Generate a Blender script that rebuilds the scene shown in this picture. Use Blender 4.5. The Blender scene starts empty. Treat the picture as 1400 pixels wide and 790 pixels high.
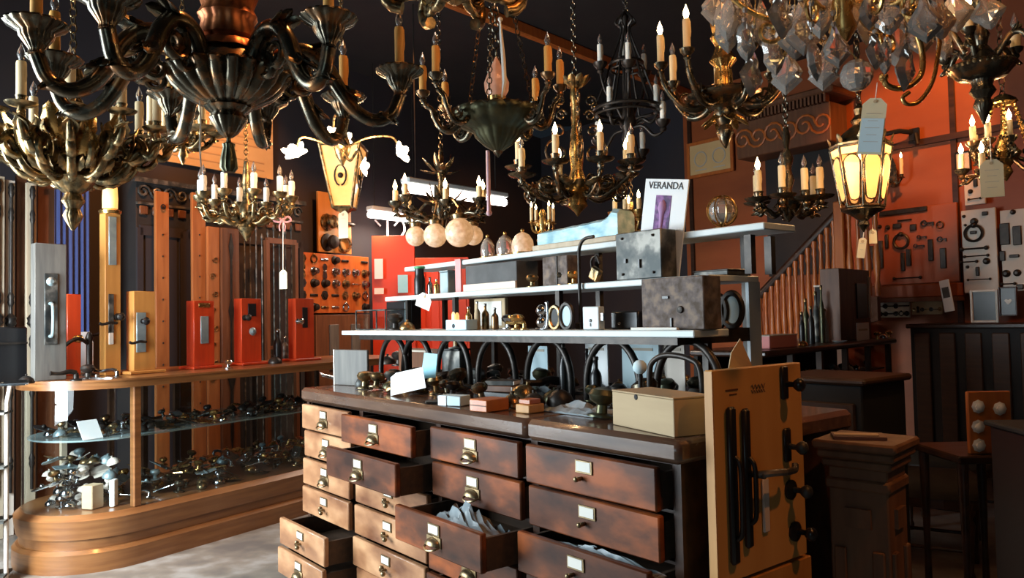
import bpy, bmesh, math, random
from mathutils import Vector as V, Matrix
from math import sin, cos, pi, radians, tan, atan2, sqrt
random.seed(7)
S = bpy.context.scene
C = S.collection
# ---------------------------------------------------------------- camera
FPX = 1050.0; CAMH = 1.42; PITCH = radians(2.2); ROLL = radians(1.2)
Fw = V((0, cos(PITCH), sin(PITCH))); R0 = V((1, 0, 0)); U0 = V((0, -sin(PITCH), cos(PITCH)))
Rt = R0*cos(ROLL) - U0*sin(ROLL); Up = U0*cos(ROLL) + R0*sin(ROLL)
CAM = V((0, 0, CAMH))
cd = bpy.data.cameras.new('camera'); cam = bpy.data.objects.new('camera', cd); C.objects.link(cam)
cd.sensor_width = 36; cd.lens = FPX/1400*36; cd.clip_start = .05
m = Matrix((Rt, Up, -Fw)).transposed().to_4x4(); m.translation = CAM; cam.matrix_world = m
S.camera = cam
# ---------------------------------------------------------------- render look
S.view_settings.view_transform = 'Standard'; S.view_settings.look = 'None'
S.view_settings.exposure = 0.0; S.view_settings.gamma = 1; S.view_settings.use_curve_mapping = False
cy = S.cycles; cy.use_denoising = True; cy.max_bounces = 8; cy.transmission_bounces = 6; cy.transparent_max_bounces = 12
cy.glossy_bounces = 4; cy.diffuse_bounces = 3; cy.sample_clamp_indirect = 3; cy.caustics_reflective = False; cy.caustics_refractive = False
w = bpy.data.worlds.new('world'); S.world = w; w.use_nodes = True
w.node_tree.nodes['Background'].inputs[0].default_value = (.30, .42, .55, 1); w.node_tree.nodes['Background'].inputs[1].default_value = .025
def lamp(name, typ, loc, e, col, size=.1, target=None, sy=None, spot=None):
    l = bpy.data.lights.new(name, typ); l.energy = e; l.color = col
    if typ == 'AREA':
        l.shape = 'RECTANGLE'; l.size = size; l.size_y = sy or size
    else: l.shadow_soft_size = size
    if typ == 'SPOT': l.spot_size = spot; l.spot_blend = .6
    o = bpy.data.objects.new(name, l); C.objects.link(o); o.location = loc
    if target is not None: o.rotation_euler = (V(target)-V(loc)).to_track_quat('-Z', 'Y').to_euler()
    return o
WARM = (1, .36, .09); WARM2 = (1, .55, .24)
# daylight through the shop window on the street side (left of the camera)
lamp('window_daylight', 'AREA', (-3.36, 2.2, 1.6), 215, (.80, .93, 1), 2.0, (-.9, 3.3, .9), 2.0)
lamp('window_daylight', 'AREA', (-3.42, 3.15, 1.45), 150, (.82, .94, 1), .7, (-2.5, 5.0, .8), 1.6)  # extra panel added to brighten the rounded end of the showcase
lamp('rear_fill', 'AREA', (-1.6, -2.7, 2.0), 13, (.62, .88, 1), 1.2, (-.2, 3, 1.1), 1.8)  # unseen cool fill added behind the camera
# unseen warm spots added to brighten walls, bronze chandelier, showcase and sample board
def spot(loc, tgt, e, a=70, col=WARM, size=.06): lamp('fill_spot', 'SPOT', loc, e, col, size, tgt, spot=radians(a))
SPOTS = [((-2.2, 5.2, 4.1), (-3.0, 6.6, 1.4), 330, 55), ((-.9, 6.6, 4.1), (-1.9, 8.0, 1.5), 330, 60), ((-1.7, 5.9, 4.1), (-2.7, 7.2, 3.1), 240, 50),
         ((3.4, 5.8, 4.1), (4.1, 7.9, 3.0), 330, 50), ((4.6, 4.8, 4.1), (5.0, 6.6, 2.3), 90, 50), ((-.2, 2.9, 4.1), (-.75, 2.2, 2.2), 170, 26), ((.9, 7.6, 4.1), (.2, 10.2, 2.2), 200, 60), ((-2.2, 3.6, 4.1), (-2.2, 5.0, 1.1), 170, 36),
         ((2.2, 7.0, 4.1), (2.9, 8.6, 2.0), 60, 45), ((.9, 1.4, 4.1), (-.2, 3.3, 1.2), 60, 45), ((2.0, .7, 4.1), (.66, 2.0, .95), 120, 24)]
for s_ in SPOTS: spot(*s_)
# ---------------------------------------------------------------- pixel / plane helpers (frame 1400x790)
def ray(x, y): return Fw*FPX + Rt*(x-700) + Up*(395-y)
def P(x, y, d):
    r = ray(x, y); return CAM + r*(d/r.y)
def Z(x, y, z):
    r = ray(x, y); return CAM + r*((z-CAMH)/r.z)
def PL(x, y, p0, n):
    r = ray(x, y); return CAM + r*((V(p0)-CAM).dot(n)/r.dot(n))
# ---------------------------------------------------------------- mesh builder
class MB:
    def __init__(s): s.v = []; s.f = []; s.m = []; s.mi = 0; s.T = Matrix()
    def add(s, vs, fs):
        b = len(s.v); s.v += [tuple(s.T @ V(p)) for p in vs]; s.f += [tuple(b+i for i in f) for f in fs]; s.m += [s.mi]*len(fs); return s
    def box(s, c, d, rz=0, rx=0, ry=0, bev=0):
        M = Matrix.Translation(c) @ Matrix.Rotation(rz, 4, 'Z') @ Matrix.Rotation(ry, 4, 'Y') @ Matrix.Rotation(rx, 4, 'X')
        x, y, z = d[0]/2, d[1]/2, d[2]/2
        if bev:
            b = min(bev, x*.9, y*.9, z*.9); vs = []
            for sx in (-1, 1):
                for sy in (-1, 1):
                    for sz in (-1, 1):
                        vs += [M @ V((sx*x, sy*(y-b), sz*(z-b))), M @ V((sx*(x-b), sy*y, sz*(z-b))), M @ V((sx*(x-b), sy*(y-b), sz*z))]
            i = lambda a, bb, c_, k: ((a*4+bb*2+c_)*3+k)
            fs = []
            for a in (0, 1):
                fs.append([i(a, 0, 0, 0), i(a, 1, 0, 0), i(a, 1, 1, 0), i(a, 0, 1, 0)]); fs.append([i(0, a, 0, 1), i(1, a, 0, 1), i(1, a, 1, 1), i(0, a, 1, 1)]); fs.append([i(0, 0, a, 2), i(1, 0, a, 2), i(1, 1, a, 2), i(0, 1, a, 2)])
                for bb in (0, 1):
                    fs.append([i(a, bb, 0, 0), i(a, bb, 0, 1), i(a, bb, 1, 1), i(a, bb, 1, 0)]); fs.append([i(a, 0, bb, 0), i(a, 0, bb, 2), i(a, 1, bb, 2), i(a, 1, bb, 0)]); fs.append([i(0, a, bb, 1), i(0, a, bb, 2), i(1, a, bb, 2), i(1, a, bb, 1)])
                    for c_ in (0, 1): fs.append([i(a, bb, c_, 0), i(a, bb, c_, 1), i(a, bb, c_, 2)])
            return s.add(vs, fs)
        vs = [M @ V((a*x, b*y, c_*z)) for a in (-1, 1) for b in (-1, 1) for c_ in (-1, 1)]
        return s.add(vs, [(0, 1, 3, 2), (4, 6, 7, 5), (0, 4, 5, 1), (2, 3, 7, 6), (0, 2, 6, 4), (1, 5, 7, 3)])
    def lathe(s, prof, c=(0, 0, 0), n=20, fl=0, fa=0, M=None, ph=0):
        T = Matrix.Translation(c) @ (M or Matrix()); vs = []
        for r, z in prof:
            for k in range(n):
                a = 2*pi*k/n + ph; rr = r*(1 + fa*abs(cos(fl*a/2))) if fl else r
                vs.append(T @ V((rr*cos(a), rr*sin(a), z)))
        fs = [(j*n+k, j*n+(k+1) % n, (j+1)*n+(k+1) % n, (j+1)*n+k) for j in range(len(prof)-1) for k in range(n)]
        fs.append(tuple(range(n))[::-1]); fs.append(tuple(range((len(prof)-1)*n, len(prof)*n)))
        return s.add(vs, fs)
    def cyl(s, p0, p1, r0, r1=None, n=10):
        return s.tube([p0, p1], [r0, r0 if r1 is None else r1], n)
    def tube(s, pts, rad, n=8, closed=False, flat=1):
        pts = [V(p) for p in pts]; L = len(pts)
        if not hasattr(rad, '__len__'): rad = [rad]*L
        vs = []; up = V((0, 0, 1))
        t0 = (pts[1]-pts[0]).normalized()
        nrm = t0.cross(V((0, 0, 1)));
        if nrm.length < .1: nrm = t0.cross(V((0, 1, 0)))
        nrm.normalize()
        for i, p in enumerate(pts):
            a = pts[i-1] if i or closed else p; b = pts[(i+1) % L] if i < L-1 or closed else p
            t = (b-a).normalized(); nrm = (nrm - t*nrm.dot(t)).normalized(); bn = t.cross(nrm)
            for k in range(n):
                an = 2*pi*k/n; vs.append(p + (nrm*cos(an)*flat + bn*sin(an))*rad[i])
        fs = [(j*n+k, j*n+(k+1) % n, ((j+1) % L)*n+(k+1) % n, ((j+1) % L)*n+k) for j in range(L if closed else L-1) for k in range(n)]
        if not closed: fs += [tuple(range(n))[::-1], tuple(range((L-1)*n, L*n))]
        return s.add(vs, fs)
    def torus(s, c, R, r, n=20, k=6, M=None, sx=1, sy=1):
        M = Matrix.Translation(c) @ (M or Matrix())
        return s.tube([M @ V((R*sx*cos(2*pi*i/n), R*sy*sin(2*pi*i/n), 0)) for i in range(n)], r, k, closed=True)
    def ball(s, c, r, n=12, sz=1, sx=1):
        h = max(5, n//2)
        return s.lathe([(r*sx*sin(pi*j/h) + 1e-4, -r*sz*cos(pi*j/h)) for j in range(h+1)], c, n)
    def prism(s, out, t, M=None):
        """outline in local x,z; thickness t along y, front at y=0"""
        M = M or Matrix(); n = len(out)
        vs = [M @ V((x, 0, z)) for x, z in out] + [M @ V((x, t, z)) for x, z in out]
        return s.add(vs, [tuple(range(n)), tuple(range(n, 2*n))[::-1]] + [(k, k+n, (k+1) % n+n, (k+1) % n) for k in range(n)])
    def build(s, name, mat, parent=None, smooth=None, loc=None, rot=None, scale=None):
        me = bpy.data.meshes.new(name); me.from_pydata(s.v, [], s.f)
        for mm in (mat if isinstance(mat, (list, tuple)) else [mat]): me.materials.append(mm)
        if any(s.m): me.polygons.foreach_set('material_index', s.m)
        bm = bmesh.new(); bm.from_mesh(me); bmesh.ops.recalc_face_normals(bm, faces=bm.faces); bm.to_mesh(me); bm.free()
        if smooth is not None:
            me.polygons.foreach_set('use_smooth', [True]*len(me.polygons)); me.set_sharp_from_angle(angle=radians(smooth))
        me.update(); o = bpy.data.objects.new(name, me); C.objects.link(o)
        if parent: o.parent = parent
        if loc is not None: o.location = loc
        if rot is not None: o.rotation_euler = rot
        if scale is not None: o.scale = scale
        return o
def bez(pts, n=6):
    """Catmull-Rom through pts"""
    pts = [V(p) for p in pts]; o = []
    q = [pts[0]*2-pts[1]] + pts + [pts[-1]*2-pts[-2]]
    for i in range(1, len(q)-2):
        for k in range(n):
            t = k/n; a, b, c, d = q[i-1:i+3]
            o.append(.5*((2*b)+(c-a)*t+(2*a-5*b+4*c-d)*t*t+(3*b-a-3*c+d)*t**3))
    o.append(pts[-1]); return o
def spiral(cx, cz, r0, r1, turns, a0, n=18, y=0):
    return [V((cx+(r0+(r1-r0)*i/n)*cos(a0+turns*2*pi*i/n), y, cz+(r0+(r1-r0)*i/n)*sin(a0+turns*2*pi*i/n))) for i in range(n+1)]
def thing(name, label, cat, loc=(0, 0, 0), rz=0, group=None, rx=0, ry=0):
    o = bpy.data.objects.new(name, None); C.objects.link(o); o.location = loc; o.rotation_euler = (rx, ry, rz); o.empty_display_size = .05
    return tag(o, label, cat, group)
def tag(o, label, cat, group=None):
    o['label'] = label; o['category'] = cat
    if group: o['group'] = group
    return o
def struct(o, label=None):
    o['kind'] = 'structure'
    if label: o['label'] = label
    return o
def dup(root, loc, rz=None, label=None, group=None):
    r = root.copy(); C.objects.link(r); r.location = loc
    if rz is not None: r.rotation_euler.z = rz
    if label: r['label'] = label
    if group: r['group'] = group
    for ch in list(root.children):
        c = ch.copy(); C.objects.link(c); c.parent = r
        for g in ch.children:
            d = g.copy(); C.objects.link(d); d.parent = c
    return r
# ---------------------------------------------------------------- materials
def mat(name, c1, c2=None, rough=.5, metal=0, nscale=6, stretch=(1, 1, 1), bump=0, detail=6, contrast=.25, spec=.5, trans=0, ior=1.45, emis=None, estr=0, coat=0, c3=None, rvar=0, alpha=1):
    m = bpy.data.materials.new(name); m.use_nodes = True; nt = m.node_tree; N = nt.nodes; L = nt.links; b = N['Principled BSDF']
    b.inputs['Base Color'].default_value = (*c1, 1); b.inputs['Roughness'].default_value = rough; b.inputs['Metallic'].default_value = metal
    b.inputs['Specular IOR Level'].default_value = spec; b.inputs['Transmission Weight'].default_value = trans; b.inputs['IOR'].default_value = ior
    b.inputs['Coat Weight'].default_value = coat; b.inputs['Coat Roughness'].default_value = .12; b.inputs['Alpha'].default_value = alpha
    if emis: b.inputs['Emission Color'].default_value = (*emis, 1); b.inputs['Emission Strength'].default_value = estr; m.cycles.emission_sampling = 'NONE'
    if c2:
        tc = N.new('ShaderNodeTexCoord'); mp = N.new('ShaderNodeMapping'); mp.inputs['Scale'].default_value = stretch
        no = N.new('ShaderNodeTexNoise'); no.inputs['Scale'].default_value = nscale; no.inputs['Detail'].default_value = detail
        cr = N.new('ShaderNodeValToRGB'); e = cr.color_ramp.elements; e[0].position = .5-contrast; e[1].position = .5+contrast
        e[0].color = (*c1, 1); e[1].color = (*c2, 1)
        if c3: x = e.new(.5); x.color = (*c3, 1)
        oi = N.new('ShaderNodeObjectInfo'); vm = N.new('ShaderNodeVectorMath'); vm.operation = 'SCALE'; vm.inputs['Scale'].default_value = 37; cx_ = N.new('ShaderNodeCombineXYZ')
        for k_ in range(3): L.new(oi.outputs['Random'], cx_.inputs[k_])
        L.new(cx_.outputs[0], vm.inputs[0]); L.new(vm.outputs[0], mp.inputs['Location'])
        L.new(tc.outputs['Object'], mp.inputs[0]); L.new(mp.outputs[0], no.inputs['Vector']); L.new(no.outputs['Fac'], cr.inputs[0]); L.new(cr.outputs[0], b.inputs['Base Color'])
        if rvar:
            mr = N.new('ShaderNodeMapRange'); mr.inputs['To Min'].default_value = rough-rvar; mr.inputs['To Max'].default_value = rough+rvar; L.new(no.outputs['Fac'], mr.inputs[0]); L.new(mr.outputs[0], b.inputs['Roughness'])
        if bump:
            bp = N.new('ShaderNodeBump'); bp.inputs['Strength'].default_value = bump; bp.inputs['Distance'].default_value = .004; L.new(no.outputs['Fac'], bp.inputs['Height']); L.new(bp.outputs[0], b.inputs['Normal'])
    return m
M_ = {}
WX = (1, 9, 9); WZ = (9, 9, 1)     # grain along x / along z
M_['walnut'] = mat('walnut', (.030, .010, .006), (.36, .088, .020), .40, 0, 4.5, (1, 1.5, 2.2), .12, contrast=.19, c3=(.11, .032, .012), coat=.08, rvar=.1, spec=.35)
M_['walnut_tan'] = mat('walnut_tan', (.16, .06, .028), (.60, .33, .17), .34, 0, 4.5, (1, 1.5, 2.2), .12, contrast=.2, c3=(.36, .17, .08), coat=.25, rvar=.12)  # lighter tan walnut for the far column and lower drawers beside it
M_['walnut_dark'] = mat('walnut_dark', (.014, .007, .005), (.060, .024, .012), .38, 0, 4, (1, 6, 6), .12, coat=.12, rvar=.1, spec=.4)
M_['drawer_side'] = mat('drawer_side', (.10, .055, .03), (.05, .03, .02), .7, 0, 5, WX)
M_['oak'] = mat('oak', (.30, .13, .045), (.17, .062, .02), .33, 0, 3, (1, 1, 14), .12, coat=.35)
M_['oak_dark'] = mat('oak_dark', (.035, .016, .008), (.07, .028, .012), .55, 0, 3, (1, 1, 10), .1)
M_['pine'] = mat('pine', (.62, .33, .12), (.46, .22, .07), .5, 0, 3, WZ, .06)
M_['maple'] = mat('maple', (.56, .27, .07), (.44, .19, .045), .45, 0, 2.5, WZ, .05)
M_['plank_wood'] = mat('plank_wood', (.40, .15, .045), (.25, .08, .022), .5, 0, 3, WZ, .06)
M_['orange_wood'] = mat('orange_wood', (.52, .15, .03), (.36, .085, .018), .4, 0, 3, WZ, .06, coat=.2)
M_['red_wood'] = mat('red_wood', (.55, .055, .012), (.36, .03, .008), .38, 0, 3, WZ, .05, coat=.3)
M_['grey_wood'] = mat('grey_wood', (.13, .12, .105), (.07, .065, .06), .6, 0, 4, WZ, .15)
M_['pale_wood'] = mat('pale_wood', (.55, .46, .34), (.40, .31, .21), .6, 0, 3, WZ, .05)
M_['brown_wood'] = mat('brown_wood', (.16, .065, .028), (.085, .032, .014), .5, 0, 3, WZ, .1)
M_['wall_wood'] = mat('wall_wood', (.34, .085, .022), (.22, .05, .013), .5, 0, 1.2, (1, 1, 3), .05)
M_['dark'] = mat('dark', (.012, .011, .012), (.02, .017, .016), .75, 0, 4)
M_['wall_dark'] = mat('wall_dark', (.018, .018, .026), (.03, .022, .022), .8, 0, 1.5)
M_['floor'] = mat('floor', (.15, .13, .115), (.33, .30, .27), .42, 0, 5, (1, 1, 1), .2, detail=10, contrast=.16, c3=(.22, .185, .15), rvar=.1)
M_['bronze'] = mat('bronze', (.075, .062, .045), (.30, .14, .055), .27, .88, 22, (1, 1, 1), .5, contrast=.17, c3=(.12, .105, .075), rvar=.08)
M_['bronze_red'] = mat('bronze_red', (.25, .07, .025), (.60, .20, .07), .4, .7, 26, (1, 1, 1), .6, contrast=.2, rvar=.1)
M_['brass'] = mat('brass', (.48, .27, .085), (.72, .46, .17), .27, .95, 30, (1, 1, 1), .45, contrast=.3, rvar=.08)
M_['old_brass'] = mat('old_brass', (.12, .095, .055), (.50, .29, .12), .3, .9, 34, (1, 1, 1), .8, contrast=.13, c3=(.25, .18, .09), rvar=.1)
M_['green_bronze'] = mat('green_bronze', (.045, .055, .04), (.11, .10, .05), .36, .8, 18, (1, 1, 1), .4, rvar=.08)
M_['iron'] = mat('iron', (.02, .018, .017), (.045, .036, .03), .42, .6, 25, (1, 1, 1), .4)
M_['rust'] = mat('rust', (.085, .06, .045), (.23, .17, .13), .75, .3, 30, (1, 1, 1), .6, contrast=.14, c3=(.14, .11, .10))
M_['old_iron'] = mat('old_iron', (.04, .045, .045), (.20, .19, .17), .5, .6, 14, (1, 1, 1), .6, contrast=.12, c3=(.075, .075, .07))
M_['black'] = mat('black', (.010, .010, .011), rough=.32)
M_['chrome'] = mat('chrome', (.62, .64, .66), (.42, .43, .45), .18, 1, 20)
M_['tin'] = mat('tin', (.42, .52, .54), (.22, .30, .33), .42, .6, 12, (1, 1, 1), .3)
M_['brass_handle'] = mat('brass_handle', (.40, .30, .17), (.16, .11, .06), .36, .9, 40)
M_['card'] = mat('card', (.80, .78, .72), (.72, .69, .62), .8, 0, 4)
M_['paper'] = mat('paper', (.82, .84, .84), rough=.75)
M_['cream_tag'] = mat('cream_tag', (.78, .68, .46), (.70, .58, .36), .8, 0, 6)
M_['ink'] = mat('ink', (.03, .03, .035), rough=.7)
M_['poster_ink'] = mat('poster_ink', (.44, .27, .12), rough=.8)
M_['glossy_top'] = mat('glossy_top', (.07, .04, .03), (.16, .085, .05), .26, 0, 4, (1, 6, 6), .12, coat=.6, rvar=.06)
M_['pale_ink'] = mat('pale_ink', (.45, .40, .33), rough=.8)
M_['blue_card'] = mat('blue_card', (.25, .60, .75), (.38, .70, .80), .6, 0, 8)
M_['blue_tint'] = mat('blue_tint', (.50, .66, .72), (.6, .74, .78), .7, 0, 12)
M_['carton'] = mat('carton', (.50, .37, .22), (.44, .32, .19), .75, 0, 5, (1, 1, 6), .03)
M_['white_shelf'] = mat('white_shelf', (.62, .68, .68), (.50, .56, .56), .4, 0, 5)
M_['candle'] = mat('candle', (.85, .66, .38), rough=.55, emis=(1, .45, .12), estr=.05)
M_['candle_warm_tint'] = mat('candle_warm_tint', (.85, .42, .10), rough=.5)  # amber of the warm light painted into the candle colour
M_['candle_white'] = mat('candle_white', (.80, .76, .68), rough=.5)
M_['flame'] = mat('flame', (1, .8, .5), rough=.4, emis=(1, .72, .36), estr=22)
M_['bulb_off'] = mat('bulb_off', (.8, .75, .7), rough=.08, trans=.85, ior=1.4)
M_['crystal'] = mat('crystal', (1, .88, .78), rough=.03, trans=.76, ior=1.5)
M_['globe'] = mat('globe', (.85, .80, .72), (.40, .28, .18), .22, 0, 48, (1, 1, 1), .4, trans=.35, emis=(1, .55, .25), estr=.35)
M_['tulip_lit'] = mat('tulip_lit', (1, .9, .8), rough=.4, emis=(1, .80, .55), estr=11)
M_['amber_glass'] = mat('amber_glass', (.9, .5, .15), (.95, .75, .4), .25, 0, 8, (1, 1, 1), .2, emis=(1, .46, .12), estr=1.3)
M_['lantern_glass'] = mat('lantern_glass', (.85, .42, .12), (.95, .62, .28), .25, 0, 8, (1, 1, 1), .2, emis=(1, .46, .13), estr=.75)
M_['tube_lit'] = mat('tube_lit', (1, .95, .9), rough=.4, emis=(1, .86, .76), estr=16)
M_['blue_cloth'] = mat('blue_cloth', (.02, .035, .12), (.04, .06, .17), .9, 0, 5, WZ, .2)
M_['grey_cloth'] = mat('grey_cloth', (.045, .045, .045), (.10, .10, .10), .7, 0, 9, (1, 1, 1), .4)
M_['dark_velvet'] = mat('dark_velvet', (.03, .022, .016), (.055, .038, .025), .9, 0, 12)
M_['bag'] = mat('bag', (.55, .62, .65), (.25, .30, .33), .12, 0, 16, (1, 1, 1), 1.0, trans=.35, ior=1.2)
M_['poster'] = mat('poster', (.62, .42, .20), (.52, .33, .14), .8, 0, 3)
M_['ribbon'] = mat('ribbon', (.75, .30, .30), rough=.6)
M_['flower'] = mat('flower', (.30, .15, .35), (.10, .07, .14), .8, 0, 40, contrast=.1)
M_['white_board'] = mat('white_board', (.70, .62, .54), (.60, .52, .44), .6, 0, 5)
M_['pinkstick'] = mat('pinkstick', (.60, .35, .38), rough=.4)
M_['green_label'] = mat('green_label', (.05, .30, .12), rough=.5)
M_['red_paint'] = mat('red_paint', (.65, .05, .01), (.50, .035, .008), .5, 0, 2)
def glass_pane():
    m = bpy.data.materials.new('pane_glass'); m.use_nodes = True; N = m.node_tree.nodes; L = m.node_tree.links; N.clear()
    o = N.new('ShaderNodeOutputMaterial'); mx = N.new('ShaderNodeMixShader'); t = N.new('ShaderNodeBsdfTransparent'); g = N.new('ShaderNodeBsdfGlossy'); lw = N.new('ShaderNodeLayerWeight'); lw.inputs[0].default_value = .5; pw_ = N.new('ShaderNodeMath'); pw_.operation = 'POWER'; pw_.inputs[1].default_value = 4; f = N.new('ShaderNodeMath'); f.operation = 'MULTIPLY_ADD'; f.inputs[1].default_value = .75; f.inputs[2].default_value = .04
    L.new(lw.outputs['Facing'], pw_.inputs[0]); L.new(pw_.outputs[0], f.inputs[0]); g.inputs['Roughness'].default_value = .03; t.inputs[0].default_value = (.93, .97, .97, 1)
    L.new(f.outputs[0], mx.inputs[0]); L.new(t.outputs[0], mx.inputs[1]); L.new(g.outputs[0], mx.inputs[2]); L.new(mx.outputs[0], o.inputs[0]); return m
M_['pane'] = glass_pane()
# ---------------------------------------------------------------- frames of reference
CA = Z(926, 600, 1.12); CA.z = 0; CU = V((-.6237, .7817, 0)); CV = V((.7817, .6237, 0)); CRZ = atan2(-CU.y, -CU.x)
def CF(u, v, z=0): return CA + CU*u + CV*v + V((0, 0, z))
def onchest(x, y, v): return PL(x, y, CF(0, v), CV)
Q0 = V((-2.30, 4.70, 0)); QD = V((.545, .8387, 0)); QN = V((-.8387, .545, 0)); QRZ = atan2(QD.y, QD.x)   # showcase front line, inward normal
def onleft(x, y, off): return PL(x, y, Q0 + QN*off, QN)
WR0 = V((4.29, 7.5, 0)); WN = V((-CV.x, -CV.y, 0)); WRZ = CRZ
def onright(x, y, off=0): return PL(x, y, WR0 + WN*off, WN)
ZC = 4.3
# room shell
LW = 1.75
a_ = Q0 + QN*LW
den = QD.x*CU.y - QD.y*CU.x; dd = WR0 - a_
ta = (dd.x*CU.y - dd.y*CU.x)/den
corner = a_ + QD*ta
def wall(name, p, q, m, z0=0, z1=ZC, t=.12):
    p = V(p); q = V(q); d = (q-p); L_ = d.length; ang = atan2(d.y, d.x); mb = MB(); mb.box((L_/2, t/2, (z0+z1)/2), (L_, t, z1-z0))
    o = mb.build(name, m); o.location = (p.x, p.y, 0); o.rotation_euler.z = ang; return struct(o)
pl0 = a_ - QD*1.6; pf0 = V((-3.6, 3.5, 0)); pf1 = V((-3.6, -3, 0)); pr = WR0 - CU*5.2; pb = V((7.6, -3, 0))
wall('wall_left', pl0, corner + QD*.3, M_['wall_dark']); wb_ = onright(936, 240, 0); wb_.z = 0; wall('wall_back', corner + CU*.3, wb_, M_['wall_dark']); wall('wall_back.001', wb_, pr, M_['wall_wood'])
wall('wall_right', pr, pb, M_['wall_wood']); wall('wall_rear', pb, pf1, M_['dark'])
wl = wall('wall_window', pf1, pf0, M_['dark'], 0, .6); wl2 = wall('wall_window.001', pf1, pf0, M_['dark'], 2.9, ZC)
wall('wall_window.002', pf0, pl0, M_['dark']); wall('wall_window.003', pf1, (-3.6, .9, 0), M_['dark'], .6, 2.9)
mb = MB(); mb.box((1, 3.5, -.05), (16, 16, .1)); struct(mb.build('floor', M_['floor']))
mb = MB(); mb.box((1, 3.5, ZC+.05), (16, 16, .1)); struct(mb.build('ceiling', M_['dark']))
b0 = Z(625, 5, ZC-.06); b1 = Z(880, 105, ZC-.06); dr = (b1-b0).normalized(); mb = MB(); p_ = b0 - dr*2.2; q_ = b1 + dr*2.4
mb.box((0, 0, 0), ((q_-p_).length, .07, .12), bev=.012); o = mb.build('trim_1', M_['orange_wood']); o.location = (p_+q_)/2; o.rotation_euler.z = atan2(dr.y, dr.x); struct(o)
# panel battens on the back wall
for i, (x, ya, yb) in enumerate([(1298, 60, 400), (1170, 60, 200), (940, 100, 260)]):
    o1 = onright(x, ya, .02); mb = MB(); mb.box((0, 0, ZC/2), (.05, .03, ZC)); o = mb.build('trim_%d' % (i+2), M_['walnut_dark']); o.location = (o1.x, o1.y, 0); o.rotation_euler.z = WRZ; struct(o)
o1 = onright(1235, 199, .03); mb = MB(); mb.box((.9, 0, o1.z), (2.6, .05, .06)); o = mb.build('trim_6', M_['walnut_dark']); o.location = (o1.x, o1.y, 0); o.rotation_euler.z = WRZ; struct(o)
# ================================================================ chest of drawers
CL = 2.19; CD = .80; CZ = 1.12
chest = thing('drawer_chest', 'long dark wooden chest with many small drawers, several pulled open', 'chest of drawers', CA, CRZ)
mb = MB(); W = M_
for a_, b_ in ((-CL-.015, -.563), (-.561, .015)):
    mb = MB(); mb.box(((a_+b_)/2, CD/2, CZ-.031), (b_-a_, CD+.03, .062), bev=.014); o = mb.build('worktop', W['glossy_top'], chest, 40)
mb = MB(); 
mb.box((-.012, CD/2, .53), (.024, CD-.02, 1.07)); mb.box((-CL+.012, CD/2, .53), (.024, CD-.02, 1.07)); mb.box((-CL/2, CD-.01, .53), (CL-.05, .02, 1.07))
cols = [(.04, .545), (.58, 1.075), (1.105, 1.655), (1.69, 2.155)]
for u in (.02, .5625, 1.09, 1.6725, 2.172): mb.box((-u, .20, .53), (.03, .36, 1.065))
rows = [1.055, .935, .81, .685, .56, .435, .31, .185, .06]
for z in rows: mb.box((-CL/2, .2, z+.0), (CL-.05, .36, .008))
mb.box((-CL/2, .4, .03), (CL-.04, CD-.05, .06))
mb.box((-CL/2, .405, .55), (CL-.05, .02, 1.0))
mb.build('carcass', W['walnut_dark'], chest)
def pull_mb(style, mb):
    if style == 2:   # tiny peg low on the label plate
        mb.cyl((-.012, -.002, .002), (-.012, -.018, .002), .006); mb.ball((-.012, -.02, .002), .008, 10)
    elif style == 0:   # cup pull, hooded half shell
        n = 12; vs = []; fs = []; m_ = 6
        for j in range(m_+1):
            for k in range(n+1):
                a = pi*k/n; e = j/m_*pi/2; vs.append((.038*cos(a)*(1-.15*sin(e)), -.003-.024*sin(e)*(.35+.65*sin(a)), -.014+.026*sin(a)*cos(e*.85)))
        for j in range(m_):
            for k in range(n): fs.append((j*(n+1)+k, j*(n+1)+k+1, (j+1)*(n+1)+k+1, (j+1)*(n+1)+k))
        mb.add(vs, fs); mb.box((0, -.002, -.002), (.080, .004, .034), bev=.0015)
        mb.tube(bez([(-.034, -.006, -.014), (-.026, -.022, -.020), (0, -.028, -.024), (.026, -.022, -.020), (.034, -.006, -.014)], 4), .0035, 6)
    else:            # small turned knob with a bar
        mb.tube([(-.026, -.004, .002), (-.012, -.018, 0), (.018, -.024, -.006)], [.004, .0055, .004], 8); mb.ball((.02, -.024, -.006), .010, 10); mb.ball((-.027, -.006, .003), .008, 8)
        mb.cyl((0, 0, 0), (0, -.02, 0), .005)
outs = {(0, 0): .012, (0, 1): .004, (0, 2): .05, (0, 3): .02, (1, 0): .006, (1, 1): 0, (1, 2): .15, (1, 3): .02, (1, 4): .03, (2, 0): .06, (2, 1): .125, (2, 2): .0, (2, 3): .006, (3, 0): .01, (3, 2): .008, (3, 3): .012, (3, 4): .12, (3, 5): .13, (2, 4): .015}
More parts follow.
